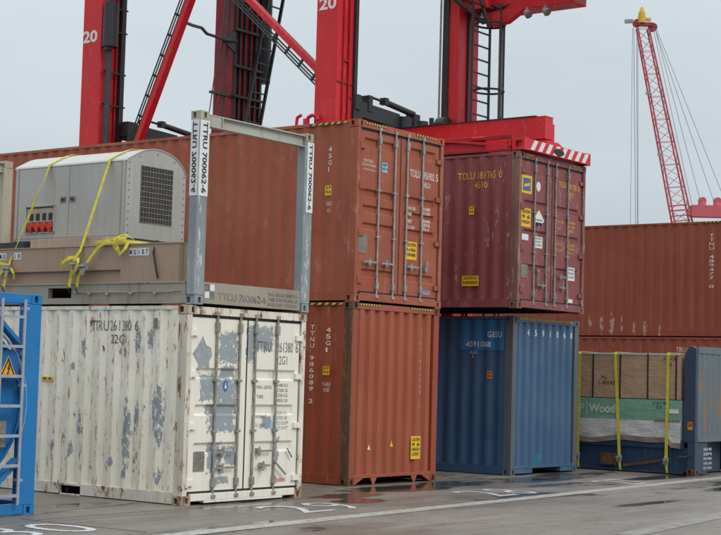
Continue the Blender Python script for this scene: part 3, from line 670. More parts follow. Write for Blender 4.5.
for sy in (0,1):
    b=MB();y0,y1=(.015,.12) if sy==0 else (Lb-.12,Lb-.015)
    b.box(.2,Wb-.2,y0,y1,.02,.30);b.build('end_beam',M['cream'],R,bevel=.004)
    for sx in (0,1):
        x0=0 if sx==0 else Wb-.2;yy0=0 if sy==0 else Lb-.15
        b=MB();b.box(x0+.003,x0+.197,yy0+.003,yy0+.147,.12,2.43)
        b.build('end_post',M['greyp'] if sy==0 else M['creamp'],R,bevel=.012)
        for z in (0,2.43):
            c=casting(R,x0+.019,yy0,z,M['greyp'] if (sy==0 and z==0) else M['creamp'],-1 if sx==0 else 1,-1 if sy==0 else 1)
    b=MB();ym=(y0+y1)/2
    b.box(.19,Wb-.19,ym-.008,ym+.008,2.37,2.50);b.box(.19,Wb-.19,ym-.055,ym+.055,2.50,2.518);b.box(.19,Wb-.19,ym-.055,ym+.055,2.352,2.37)
    b.box(.19,.44,ym-.05,ym-.01,2.37,2.50);b.box(.455,.475,ym-.055,ym+.05,2.37,2.50)
    b.build('header_beam',M['hdr'],R,bevel=.002)
# lettered plates on the posts
b=MB();b.box(-.004,.0,.006,.144,1.42,2.425);k=b.build('number_plate',M['whites'],R)
letters('TTRU 700062-6','-X',.035,.115,1.46,2.40,M['ink'],k,d=-.004,rot=1,off=.02)
for x0 in (0,Wb-.2):
    b=MB();b.box(x0+.012 if x0==0 else x0+.045,x0+.19,-.004,.0,1.42,2.425);k=b.build('number_plate',M['whites'],R)
    letters('TTRU 700062-6','-Y',x0+.065+(.02 if x0 else 0),x0+.155,1.46,2.40,M['ink'],k,d=-.004,rot=1,off=.02)
letters('TTRU 700062-6','-Y',.48,1.46,.075,.175,M['ink_w'],R,d=.015,off=.01)
for i,s in enumerate(('MAX GROSS 30480 KG','TARE 2750 KG 6060 LB','PAYLOAD 27730 KG')): letters(s,'-Y',1.5,2.13,.19-.07*i,.235-.07*i,M['ink_wd'],R,d=.015,off=0)
for x,z in ((.22,.2),(.32,.2),(.22,.1),(.32,.1)):
    sticker('-Y',x,x+.085,z-.01,z+.075,M['whites'] if (x<.3)==(z<.15) else M['ink_wd'],R,.015,name='sticker')

# ------------------------------------------------------------------ tan skid and the generator
M['tan']=paint('tan_steel_paint',(.37,.255,.175),(.32,.22,.15),.7,rust=.22,streak=.45,dirt=.3,grime=(.16,.12,.085),off=61)
M['tan_l']=paint('pale_tan_timber',(.40,.30,.21),(.33,.25,.17),.6,rust=.1,streak=.5,dirt=.3,grime=(.2,.15,.1),off=62)
R=root('steel_skid','tan steel base frame plated MG 107 lying on the flat rack under the generator','skid',(.10,.3,2.905))
b=MB();L_=5.3
b.prism([(0,0),(1.08,0),(1.08,.175),(L_-.2,.175),(L_-.2,.0),(L_,0),(L_,.51),(0,.51)],'x',.0,.09);b.build('side_plate',M['tan'],R,bevel=.004)
b=MB();b.box(.05,.09+.04,1.06,L_-.18,0,.18);b.build('lower_web',M['tan'],R)
b=MB();b.box(1.62,1.70,1.75,L_,0,.51);b.build('side_plate',M['tan'],R);b=MB();b.box(.20,.28,.02,L_-.02,0,.50);b.build('inner_plate',M['tan'],R)
b=MB();b.box(.09,.28,-.004,.02,.004,.51);b.build('end_plate',M['tan'],R);b=MB();b.box(.28,1.62,1.75,1.85,0,.51);b.build('cross_plate',M['tan'],R);b=MB();b.box(.28,1.62,L_-.09,L_,0,.51);b.build('cross_plate',M['tan'],R)
b=MB();b.box(-.012,.29,-.01,L_+.01,.51,.525);b.build('top_flange',M['tan_l'],R);b=MB();b.box(.292,1.71,1.74,L_+.01,.512,.524);b.build('deck_plate',M['tan'],R)
for y in (.55,.67,.79,.91): pass
b=MB();b.box(.08,1.66,1.48,3.02,.526,.645);b.build('bearer',M['tan_l'],R,bevel=.004)
b=MB();b.box(.3,1.66,3.4,4.6,.526,.645);b.build('rear_bearer',M['black'],R)
for y1,s in ((.92,'M'),(.84,'G'),(.76,'1'),(.69,'0'),(.62,'7'),(3.58,'M'),(3.50,'G'),(3.26,'1'),(3.18,'0')):
    k=sticker('-X',y1,y1-.066,.36,.46,M['whites'],R,0.,name='number_plate');letters(s,'-X',y1-(.026 if s=='1' else .014),y1-(.038 if s=='1' else .052),.375,.445,M['ink'],k,d=-.005,off=.03)

M['inox']=paint('dull_grey_panel_paint',(.45,.435,.40),(.39,.375,.345),.8,rust=.05,streak=.12,dirt=.35,grime=(.26,.24,.21),rough=.5,off=71)
M['inox_l']=paint('pale_roof_paint',(.52,.51,.47),(.44,.43,.40),.5,rust=.0,streak=.05,dirt=.15,grime=(.35,.34,.32),rough=.45,off=72)
M['inox'].node_tree.nodes['Principled BSDF'].inputs['Metallic'].default_value=.4
M['inox_l'].node_tree.nodes['Principled BSDF'].inputs['Metallic'].default_value=.3
R=root('generator_set','grey sheet steel generator with arched roof, side grille and red sockets','generator',(.60,1.84,3.556))
G=2.34
arch=[(0,1.135),(.13,1.205),(.27,1.275),(.38,1.31),(.52,1.335),(.66,1.335),(.80,1.315),(.93,1.275),(1.05,1.21),(1.14,1.13),(1.20,1.02)]
b=MB();b.prism([(0,.03),(1.2,.03)]+arch[::-1],'y',0,G);b.build('body',M['inox'],R)
b=MB();aa=[(-.012,1.120)]+[(x,z+.008) for x,z in arch]
for (x0,z0),(x1,z1) in zip(aa[:-1],aa[1:]): b.add([(x0,-.012,z0),(x1,-.012,z1),(x1,G+.012,z1),(x0,G+.012,z0),(x0,-.012,z0-.012),(x1,-.012,z1-.012),(x1,G+.012,z1-.012),(x0,G+.012,z0-.012)],[(0,1,2,3),(7,6,5,4),(0,4,5,1),(2,6,7,3),(0,3,7,4),(1,5,6,2)])
b.build('roof',M['inox_l'],R)
b=MB();b.box(-.0,1.2,-.0,G,.0,.03);b.box(.02,1.18,.02,G-.02,-.003,.0);b.build('base_rail',M['black'],R)
for a,c in ((.10,1.155),(1.165,G-.09)):
    b=MB();b.box(-.008,.0,a,c,.06,1.10);D_=b.build('access_door',M['inox'],R,bevel=.003)
for a in (1.02,1.215):
    b=MB();b.box(-.016,-.008,a,a+.12,.57,.655);k=b.build('door_latch',M['plate'],R);b=MB();b.box(-.019,-.016,a+.02,a+.10,.59,.635);b.build('latch_hollow_shade',M['black'],k)  # black plate on the latch paints the shade of a hollow
# control panel
b=MB();b.box(-.014,-.008,1.455,2.05,.15,.53);k=b.build('control_panel',plain('recess_shade_brown',(.10,.065,.05),.5),R)  # dark brown gives this raised panel the shade of a recess
b=MB();b.box(-.03,-.008,1.44,1.455,.14,.54);b.box(-.03,-.008,2.05,2.065,.14,.54);b.box(-.03,-.008,1.44,2.065,.53,.545);b.box(-.03,-.008,1.44,2.065,.135,.15);b.build('panel_frame',M['inox'],k)
b=MB();b.box(-.02,-.014,1.47,2.04,.30,.50);b.build('breaker_plate',plain('beige_panel',(.38,.32,.25),.5),k)
for i in range(4):
    y=1.52+.137*i
    b=MB();b.box(-.032,-.02,y-.035,y+.035,.33,.43);b.build('breaker',M['ink'],k,bevel=.003)
    b=MB();b.tube((-.014,y,.24),(-.06,y,.235),.052,14);b.tube((-.014,y,.18),(-.05,y,.175),.03,10);b.build('socket',plain('red_plastic',(.62,.05,.03),.35),k)
# grille
b=MB();b.box(.28,.93,-.004,.0,.26,1.08);k=b.build('grille',plain('grille_gap_shade',(.040,.032,.028),.7),R)  # dark plate paints the shade behind the grille openings
b=MB()
for i in range(12): z=.262+.0735*i;b.box(.285,.925,-.009,-.004,z,z+.008)
for i in range(12): x=.286+.0575*i;b.box(x,x+.004,-.008,-.0042,.264,1.076)
b.build('grille_bars',M['galv_dull'],k)
b=MB()
for i in range(11):
    z=.1+.1*i;b.tube((-.012,.045,z),(.0,.045,z),.011,8);b.tube((-.012,G-.04,z),(.0,G-.04,z),.011,8);b.tube((.05,-.01,z),(.05,.0,z),.010,8)
    if z<1.1:b.tube((1.16,-.01,z),(1.16,.0,z),.010,8)
for x,z in ((.25,1.2),(.6,1.27),(.95,1.2)): b.tube((x,-.01,z),(x,.0,z),.010,8)
b.build('rivets',M['plate'],R)
b=MB();b.box(-.014,-.0,.02,.07,.06,1.11);b.box(-.014,-.0,G-.07,G-.02,.06,1.11);b.build('corner_strip',M['inox'],R,split=True)
# dangling black cable at the near right corner
b=MB();b.path([(.9,1.9,3.50),(.6,1.5,3.47),(.34,.9,3.46),(.16,.78,3.46),(.07,.74,3.3),(.06,.67,3.08),(.08,.65,2.95)],.014,8)
o=b.build('power_cable',M['rubber'],None,smooth=True);o['label']='thin black cable hanging down the tan skid below the generator grille';o['category']='cable'

# ------------------------------------------------------------------ lashing straps round the generator
def strap_tree(name,label,runs,hooks=(),ratch=(),w=.05,group='yellow lashing straps',loc=(0,0,0)):
    R=root(name,label,'strap',loc,group)
    for pts,wv,ww in runs:
        b=MB();b.ribbon(pts,wv,ww);b.build('webbing',M['yellow'],R)
    for p,q in hooks:
        b=MB();b.path([p,((p[0]+q[0])/2-.025,(p[1]+q[1])/2,(p[2]+q[2])/2),q],.009,8);b.build('hook',M['black'],R)
    for (x,y,z),d in ratch:
        b=MB();b.box(x-.05,x+.01,y-.045,y+.045,z-.05,z+.05);b.tube((x-.06,y-.06,z),(x-.06,y+.06,z),.018,8);b.bar((x-.05,y-.04,z-.03),(x-.07,y-.05+d,z-.12),.012,.05);b.build('ratchet',M['galv_dull'],R,bevel=.003)
    return R
Y_=(0,1,0)
def interp(p,q,n): return [tuple(p[k]+(q[k]-p[k])*i/n for k in range(3)) for i in range(n+1)]
roofp=lambda y0,y1:[(1.83,y1,4.4),(1.815,y1,4.62),(1.66,y1,4.79),(1.42,y1,4.885),(1.2,y1*.6+y0*.4,4.915),(1.0,y0,4.90),(.87,y0,4.857),(.72,y0,4.785),(.578,y0,4.705)]
tw=[(0,math.cos(a),math.sin(a)*.0)for a in(0,)]
s1=interp((.578,3.41,4.705),(.05,3.63,3.16),10)[1:]
wv=[Y_]*9+[(math.sin(min(1.35,i*.33) if i<6 else max(0,(10-i)*.33)),math.cos(min(1.35,i*.33) if i<6 else max(0,(10-i)*.33)),0) for i in range(1,11)]
strap_tree('lashing_strap','yellow ratchet strap over the generator roof, passing in front of the red sockets',
 [(roofp(3.41,3.46)+s1,wv,.046),
  ([(.05,3.63,3.16),(.0,3.60,3.08),(.02,3.64,2.98),(-.0,3.65,2.86)],Y_,.05),
  ([(.04,3.63,3.2),(.0,3.70,3.08),(-.03,3.78,2.98),(-.02,3.86,2.93)],(0,1,.5),.05),
  ([(.03,3.58,3.17),(-.02,3.74,3.22),(-.04,3.82,3.16),(0,3.72,3.1)],(0,.3,1),.045),
  ([(.03,3.60,3.12),(.0,3.50,3.13),(-.02,3.42,3.06),(.0,3.43,2.98)],(0,1,.3),.035)],
 hooks=[((.0,3.65,2.88),(.03,3.66,2.79))],ratch=[((.03,3.60,3.13),.02)])
s2=interp((.578,2.16,4.705),(.05,2.14,3.33),8)[1:]
strap_tree('lashing_strap','yellow ratchet strap over the generator roof, down the middle of its near door',
 [(roofp(2.16,2.12)+s2,Y_,.048),
  ([(.05,2.14,3.35),(.0,2.20,3.22),(.0,2.24,3.05),(.02,2.27,2.97),(0,2.28,2.84)],Y_,.055),
  ([(.03,2.15,3.27),(-.03,2.28,3.25),(-.05,2.38,3.18),(-.02,2.42,3.10)],(0,.5,1),.05),
  ([(.03,2.15,3.25),(-.03,2.08,3.18),(-.04,2.13,3.06),(-.01,2.2,3.02)],(0,1,.3),.04),
  ([(.02,2.22,3.25),(-.05,2.30,3.20),(-.04,2.2,3.14),(.0,2.12,3.2)],(0,.3,1),.04)],
 hooks=[((.0,2.28,2.86),(.03,2.29,2.77))],ratch=[((.02,2.17,3.16),-.02)])
strap_tree('lashing_strap','yellow strap knotted over the skid edge beside the MG 107 plate',
 [([(.9,1.25,3.46),(.35,1.3,3.47),(.08,1.42,3.47),(.03,1.60,3.46),(.02,1.76,3.38),(.0,1.9,3.22),(-.01,2.03,3.07),(-.0,2.10,2.97),(0,2.12,2.84)],(0,.7,.7),.048),
  ([(.1,1.24,3.47),(.02,1.22,3.36),(.0,1.30,3.28),(.02,1.42,3.40)],(0,.8,.5),.05),
  ([(.2,1.25,3.50),(.10,1.32,3.56),(.06,1.42,3.52),(.04,1.48,3.44)],(.3,.8,.3),.05),
  ([(.06,1.30,3.50),(.02,1.38,3.44),(.0,1.33,3.34),(.01,1.30,3.27)],(0,.9,.3),.03),
  ([(.2,1.35,3.55),(.05,1.5,3.50),(.03,1.68,3.47),(.02,1.80,3.46)],(0,.2,1),.045),
  ([(.05,1.24,3.50),(-.01,1.32,3.49),(-.01,1.38,3.42),(.02,1.46,3.40)],(0,.5,.8),.04)],
 hooks=[((.0,2.12,2.86),(.03,2.13,2.77))],ratch=[((.0,1.96,3.13),.04)])

# ------------------------------------------------------------------ blue flat rack with wrapped packages at the right
M['fr']=paint('dark_blue_rack_paint',(.020,.050,.105),(.03,.06,.11),.7,rust=.35,streak=.3,dirt=.4,grime=(.03,.03,.04),off=81)
M['fr_post']=paint('blue_grey_post_paint',(.035,.055,.09),(.05,.07,.10),.7,rust=.2,streak=.1,dirt=.3,grime=(.04,.04,.05),off=82)
M['fr_wall']=paint('rust_streaked_grey_blue_paint',(.10,.13,.15),(.13,.16,.17),.8,rust=.3,streak=.3,dirt=.5,grime=(.12,.11,.09),
   peel=('x',[(.30,1.7,.06,.35),(.42,1.4,.06,.45),(.22,1.35,.05,.3),(.5,1.1,.07,.35),(.75,1.5,.08,.5),(.38,1.9,.08,.12),(.62,1.0,.05,.3),(1.2,1.4,.15,.4)]),peelcol=(.24,.125,.06),peelamp=.21,peelscale=9.,peelst=.35,off=83)
RX,RY=12.94,-1.1
R=root('flat_rack','dark blue flat rack with rust streaked end wall carrying wrapped packages','flat rack',(RX,RY,0))
Lr=12.19
for sy in (0,1):
    q=(lambda y:y) if sy==0 else (lambda y:Lr-y)
    for x0,x1 in ((0,.12),(CW-.12,CW)):
        b=MB();poly=[(q(0),.63),(q(0),2.43),(q(.10),2.48),(q(.16),2.44),(q(.23),2.34),(q(.25),2.2),(q(.25),.63)]
        b.prism(poly if sy==0 else poly[::-1],'x',x0,x1);b.build('end_post',M['fr_post'],R,bevel=.01)
        for z in (0,): casting(R,-.003 if x0==0 else CW-CWX+.003,-.003 if sy==0 else Lr-CWY+.003,z,M['rl_post'],-1 if x0==0 else 1,-1 if sy==0 else 1)
    b=MB();y0,y1=sorted((q(.03),q(.20)))
    xs=[.12,CW-.12];pr=[]
    n=9;w=(xs[1]-xs[0])/n
    for i in range(n):
        a=xs[0]+w*i;pr+=[(a,.0),(a+w*.35,.0),(a+w*.5,.014),(a+w*.85,.014)]
    pr.append((xs[1],0))
    for (a,c),(d,e) in zip(pr[:-1],pr[1:]):
        yy=(lambda k:q(.008+k))
        b.add([(a,yy(c),.70),(d,yy(e),.70),(d,yy(e),2.36),(a,yy(c),2.36)],[(0,1,2,3)])
    b.box(.12,CW-.12,y0+.03,y1,.7,2.36)
    y0,y1=sorted((q(.0),q(.14)));b.box(.12,CW-.12,y0,y1,2.34,2.47);b.box(.12,CW-.12,y0,y1,.64,.73)
    b.build('end_wall',M['fr_wall'],R)
b=MB();b.box(.0,.03,.26,Lr-.26,.02,.06);b.box(.0,.10,.26,Lr-.26,.50,.62);b.box(.06,.09,.17,Lr-.17,.05,.52)
b.box(CW-.10,CW,.26,Lr-.26,.02,.62)
y=.5
while y<Lr-.3: b.box(.01,.06,y,y+.06,.06,.50);y+=2.03
b.build('side_beam',M['fr'],R,bevel=.003)
b=MB();b.box(.0,CW,.178,Lr-.178,.62,.65);b.build('deck',M['fr'],R)
b=MB();b.box(.165,.62,.03,.06,.03,.62);b.box(1.82,CW-.165,.03,.06,.03,.62);b.box(.62,1.82,.30,.33,.03,.62);b.box(0.003,.16,.003,.16,.11,.63);b.box(CW-.16,CW-.003,.003,.16,.11,.63);b.build('end_beam',M['fr_post'],R)
for i,s in enumerate(('GESU 802','22P3','MAX 39000','TARE 5600','NET 33400')): letters(s,'-Y',.42,.80,.47-.09*i,.52-.09*i,M['white_b'],R,d=.026,off=.01)
sticker('-X',.16,.06,1.97-1.1,1.02,M['orange'],R,-.0,lines=['2,6'])
b=MB();b.bar((-.005,1.52,.12),(-.005,.72,.26),.02,.05);b.bar((-.005,.35,.34),(-.005,.06,.38),.02,.03);b.build('lashing_bar',M['rl_post'],R)
b=MB();b.box(-.02,.05,1.70,2.0,.12,.33);b.box(-.025,-.02,1.66,2.03,.32,.35);b.build('winch_box',M['rl_post'],R)

def wrap_mat(name,c,dark,scale=3.):
    t=NT(name);n=t.noise(scale,(1,1,1),7,.6);n2=t.noise(1.8,(1,1,3),5,.7,off=4)
    col=t.mix(t.M('MULTIPLY',t.ss(n,.35,.7),.5),c,dark)
    return t.done(col,.33,bump=t.M('ADD',t.M('MULTIPLY',n2,3.),n),dist=.012,spec=.6)
M['kraft']=wrap_mat('brown_wrapping_film',(.44,.28,.175),(.36,.215,.13))
M['green']=wrap_mat('green_printed_wrap',(.19,.36,.25),(.15,.30,.20))
M['whitew']=wrap_mat('white_plastic_wrap',(.55,.54,.53),(.42,.41,.41))
M['pinkw']=wrap_mat('dusty_film',(.22,.15,.13),(.14,.10,.09))
def wavy(b,x,ys,zs,amp,seed=0,side=-1):
    rr=random.Random(seed);ph=[(rr.uniform(2,6),rr.uniform(2,9),rr.uniform(0,6)) for _ in range(5)]
    def f(y,z):
        d=sum(math.sin(a*y+c*z+p) for a,c,p in ph)/5
        return (x+side*amp*d,y,z)
    b.grid(ys,zs,f)
def fr(a,c,n): return [a+(c-a)*i/n for i in range(n+1)]
R=root('wrapped_package','brown wrapped timber package with black bands, upper of the two on the blue rack','package',(RX,-.79,1.44))
b=MB();PL=4.6;b.box(.03,2.3,.02,PL,.0,.86);wavy(b,.0,fr(0,PL,60),fr(.0,.87,12),.008,1)
b.add([(0,0,0),(2.3,0,0),(2.3,0,.87),(0,0,.87)],[(0,1,2,3)]);b.add([(0,0,.87),(2.3,0,.87),(2.3,PL,.87),(0,PL,.87)],[(0,1,2,3)]);b.build('wrapping',M['kraft'],R)
for i in range(8):
    y=.085+.6*i
    b=MB();b.box(-.012,2.305,y,y+.028,.0,.878);b.build('band',M['ink'],R)
b=MB();wavy(b,-.014,fr(0,PL,60),fr(.85,.885,2),.006,2);b.box(-.01,2.31,-.003,PL,.8785,.884);b.build('top_film',M['whitew'],R)
ins=lambda s,y0,y1,z0,z1,m,off=.02:letters(s,'-X',y0+.79,y1+.79,z0-1.44,z1-1.44,m,R,d=-.012,off=off)
ins('PG',.92,.80,1.80,1.87,M['ink'],0);ins('1-40143',.97,.62,1.69,1.77,M['ink'],0)
ins('3-1/8-CA',-.42,-.68,2.19,2.26,M['ink'],0);ins('2',-.55,-.6,2.08,2.15,M['ink'],0)
R=root('wrapped_package','green and white printed timber package reading Wood, lower on the blue rack','package',(RX,-.8,.655))
b=MB();b.box(.03,2.3,.02,PL,.0,.77);b.add([(0,0,0),(2.3,0,0),(2.3,0,.78),(0,0,.78)],[(0,1,2,3)]);b.build('timber',M['whitew'],R)
b=MB();wavy(b,-.004,fr(0,PL,60),fr(.36,.772,8),.006,3);b.build('green_panel',M['green'],R)
b=MB()
rr=random.Random(5);ysk=fr(0,PL,50);jag=[.03*math.sin(y*2.1)+.02*math.sin(y*5.3+1)+(-.10 if y<.25 else 0) for y in ysk]
vs=[];Z=[.36,.30,.2,.1,.03]
for k,z in enumerate(Z):
    for y,j in zip(ysk,jag): vs.append((-.006-.012*k/4*abs(math.sin(y*4+k))-.004*math.sin(y*9+k),y,z+j*(k/4)))
n=len(ysk);b.add(vs,[(k*n+i,k*n+i+1,(k+1)*n+i+1,(k+1)*n+i) for k in range(4) for i in range(n-1)]);b.build('white_panel',M['whitew'],R)
b=MB();vs=[];Z=[.03,-.02,-.07]
for k,z in enumerate(Z):
    for y,j in zip(ysk,jag): vs.append((-.010-.008*abs(math.sin(y*4+4))-.01*k*abs(math.sin(y*7)),y,z+j))
b.add(vs,[(k*n+i,k*n+i+1,(k+1)*n+i+1,(k+1)*n+i) for k in range(2) for i in range(n-1)]);b.build('hanging_film',M['pinkw'],R)
b=MB();b.box(-.006,2.31,-.0,PL,.772,.784);b.build('top_seam',M['ink'],R)
ins=lambda s,y0,y1,z0,z1,m,off=.02:letters(s,'-X',y0+.8,y1+.8,z0-.655,z1-.655,m,R,d=-.014,off=off)
M['wht_print']=plain('pale_print',(.50,.56,.50),.5)
ins('P',1.40,1.29,1.13,1.29,M['wht_print']);ins('Wood',1.20,.60,1.13,1.31,M['wht_print'],.05)
b=MB();b.box(-.016,-.012,1.235+.8,1.25+.8,1.07-.655,1.34-.655);b.build('divider_line',M['wht_print'],R)
ins('3/16-118',-.2,-.49,1.33,1.39,M['ink'],0);ins('Y3',-.27,-.39,1.24,1.31,M['ink'],0)
b=MB();b.box(-.018,-.012,.05,.24,1.17-.655,1.25-.655);b.build('paper_label',M['whites'],R)
b=MB();b.box(-.016,-.012,.02,.55,1.005-.655,1.045-.655);b.build('print_strip',M['plate'],R)
for top,bot,lab in ((.61,.48,'middle of three'),(-.53,-.52,'nearest to the rusty end wall of three'),(1.405,1.41,'partly hidden by the blue container, farthest of three')):
    strap_tree('cargo_strap','yellow strap over the wrapped packages, '+lab,
      [([(RX+2.36,top,.7),(RX+2.34,top,2.335),(RX,top,2.338),(RX-.03,top,2.30),(RX-.035,top*.55+bot*.45,1.4),(RX-.045,bot,.28),(RX-.03,bot,.16)],Y_,.062),
       ([(RX-.06,bot,.33),(RX-.09,bot+.02,.25),(RX-.05,bot+.03,.19)],Y_,.055),([(RX-.03,bot,.2),(RX-.05,bot-.02,.08),(RX-.04,bot-.03,.03)],Y_,.045)],
      ratch=[((RX-.03,bot,.27),.0)],group='yellow straps over the wrapped packages')

# ------------------------------------------------------------------ straddle carrier
R=root('straddle_carrier','tall red straddle carrier numbered 20 standing over the maroon container','straddle carrier',(7.9,3.87,0))
def leg(x0,x1,y0,y1,zt=11.2):
    b=MB();b.box(x0,x1,y0,y1,1.5,zt)
    return b.build('leg',M['red'],R,bevel=.02)
LEGS={'C':(0,.52,0,.53),'A':(0,.60,6.38,6.95),'D':(3.9,4.22,-.12,.17),'B':(3.9,4.8,6.13,6.72)}
lg={k:leg(*v) for k,v in LEGS.items()}
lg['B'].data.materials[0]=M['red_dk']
# second, recessed column behind the ladder of the near right leg
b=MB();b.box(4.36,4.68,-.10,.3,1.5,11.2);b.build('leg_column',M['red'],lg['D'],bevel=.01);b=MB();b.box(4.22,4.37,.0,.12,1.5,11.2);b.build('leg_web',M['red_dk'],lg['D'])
b=MB();b.box(4.215,4.255,-.16,.1,5.,11.2);b.box(3.86,3.90,.12,.26,5.,11.2);b.build('guide_rail',M['black'],lg['D'],bevel=.004)
b=MB();b.tube((3.84,.30,5.),(3.84,.30,11.2),.022,8);b.build('cable',M['galv_dull'],lg['D'])
# number 20
letters('20','-X',.47,.06,8.60,8.84,M['whites'],lg['C'],d=0,off=.03)
letters('20','-X',6.94,6.50,8.66,8.92,M['whites'],lg['A'],d=0,off=.03)
# details on the -Y faces of the near left leg
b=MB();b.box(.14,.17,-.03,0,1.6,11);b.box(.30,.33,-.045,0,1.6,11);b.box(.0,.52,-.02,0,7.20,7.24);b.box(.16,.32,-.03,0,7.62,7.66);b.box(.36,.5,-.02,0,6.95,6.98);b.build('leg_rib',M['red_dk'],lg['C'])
b=MB();b.box(.47,.56,-.06,.10,1.6,11.2);b.build('guide_rail',M['black'],lg['C'],bevel=.004)
b=MB();b.path([(.66,.05,6.9),(.66,.05,11.)],.012,6);b.path([(.72,.10,6.9),(.69,.08,11.)],.008,6);b.build('cable',M['black'],lg['C'])
b=MB();b.box(.50,.68,-.08,.1,6.75,7.05);b.build('end_stop',M['black'],lg['C'],bevel=.01)
# far left leg: exhaust silencer, pipe, rails
b=MB();b.tube((.09,6.22,2.5),(.09,6.22,8.5),.062,12);b.tube((.03,6.2,8.45),(.03,6.2,8.52),.085,12);b.build('exhaust_pipe',M['hose'],lg['A'],smooth=True)
b=MB();b.tube((.07,6.18,8.52),(.07,6.18,9.46),.165,18);b.tube((.07,6.18,9.46),(.07,6.18,9.7),.06,12);b.build('silencer',M['black'],lg['A'],smooth=True)
b=MB();b.box(.25,.29,6.32,6.38,1.6,11);b.box(.40,.43,6.32,6.38,1.6,11);b.build('leg_rib',M['red_dk'],lg['A'])
b=MB();b.box(.50,.62,6.28,6.45,1.6,11.2)
for z in (7.3,8.0,8.9,9.4): b.box(.0,.66,6.27,6.31,z,z+.03)
b.build('guide_rail',M['black'],lg['A'])
# far right leg: dark rails, inclined ladder, silencer
b=MB()
for x in (3.90,4.05,4.22,4.42,4.60,4.78): b.box(x,x+.04,6.05,6.13,1.6,11.2)
for z in (7.25,8.05,8.75,9.6,10.3): b.box(3.84,4.84,6.0,6.08,z,z+.06)
b.build('guide_rail',M['black'],lg['B'],bevel=.004)
b=MB();p0=Vector((3.62,5.75,5.9));p1=Vector((4.80,5.75,11.2));p2=Vector((4.14,5.75,5.9));p3=Vector((5.32,5.75,11.2))
b.bar(p0,p1,.04,.08,(0,1,0));b.bar(p2,p3,.04,.08,(0,1,0))
for i in range(15):
    t=(i+.5)/15;a=p0.lerp(p1,t);c=p2.lerp(p3,t);b.bar(a,c,.03,.035,(0,1,0))
b.build('ladder',M['black'],lg['B'])
b=MB();b.tube((4.98,6.1,8.55),(4.98,6.1,11.0),.15,16);b.tube((4.86,6.15,3),(4.86,6.15,8.6),.07,10);b.build('silencer',M['black'],lg['B'],smooth=True)
b=MB()
for i,(x0,x1) in enumerate(((3.05,3.74),(3.25,3.80),(3.48,3.86),(3.62,3.88))): b.tube((x0,6.2,6.4),(x1,6.2,10.9),.022 if i%2 else .014,6)
b.box(3.2,3.9,6.1,6.2,8.05,8.10)
b.build('hose',M['hose'],lg['B'])
# outer frame: longitudinal and cross beams on top, deck with cab
b=MB();b.box(-.1,.7,-1.6,8.2,11.2,12.0);b.build('top_beam',M['red'],R,bevel=.02)
b=MB();b.box(3.8,4.9,-1.6,8.2,11.2,12.0);b.build('top_beam',M['red'],R,bevel=.02)
for y in (-.1,6.3): 
    b=MB();b.box(.7,3.8,y,y+.6,11.3,11.95);b.build('cross_beam',M['red'],R,bevel=.02)
# side braces (inverted V between the legs on the near side), with hoses
def brace(p0,p1,hs):
    b=MB();b.bar(p0,p1,.13,.17,(1,0,0));k=b.build('side_brace',M['red'],R,bevel=.015)
    d=(Vector(p1)-Vector(p0)).normalized();nrm=Vector((0,-d.z,d.y))*hs
    b=MB()
    for i,o in enumerate((.15,.20,.245)): b.tube(Vector(p0)+nrm*o+Vector((-.02*i,0,0)),Vector(p1)+nrm*o+Vector((-.02*i,0,0)),.017,6)
    L_=(Vector(p1)-Vector(p0)).length
    for i in range(1,int(L_/.45)):
        q=Vector(p0)+d*.45*i;b.bar(q,q+nrm*.26,.05,.03,(1,0,0))
    b.build('hose',M['hose'],k)
# brace centre lines (local y from the near leg)
brace((.3,6.2,4.9),(.3,3.12,11.4),-1)
brace((.3,.35,7.25),(.3,4.35,11.0-.25),-1)
# hose chain from brace to the far right leg
b=MB();b.path([(.3,4.30,8.90),(.9,4.6,8.97),(1.5,4.9,9.07),(2.1,5.3,9.10),(2.8,5.7,9.22),(3.4,5.95,9.28),(3.9,6.05,9.36)],.035,8)
b.prism([(3.45,9.3),(3.95,9.05),(3.95,9.65)],'y',6.05,6.1)
b.build('hose_chain',M['black'],R)
# caged ladder in front of the near right leg, with round hoops
b=MB()
for x in (3.55,4.20): b.box(x,x+.04,-.69,-.65,1.8,9.35)
for i in range(27): b.box(3.58,4.21,-.685,-.655,1.95+.285*i,1.98+.285*i)
b.build('ladder',M['black'],lg['D'])
b=MB()
for z in (4.9,6.2,7.62,9.0):
    pts=[(4.10+.33*math.cos(a*math.pi/8),-.75+.30*math.sin(a*math.pi/8),z) for a in range(17)];b.path(pts,.022,6)
b.tube((4.05,-1.04,1.9),(4.05,-1.04,9.4),.02,6);b.tube((4.28,-.98,1.9),(4.28,-.98,9.4),.02,6)
b.build('ladder_cage',M['black'],lg['D'])
b=MB();b.tube((4.42,-.85,1.9),(4.42,-.85,9.5),.035,8);b.tube((4.35,-.83,1.9),(4.35,-.83,9.5),.018,8);b.build('conduit',M['galv_dull'],lg['D'],smooth=True)
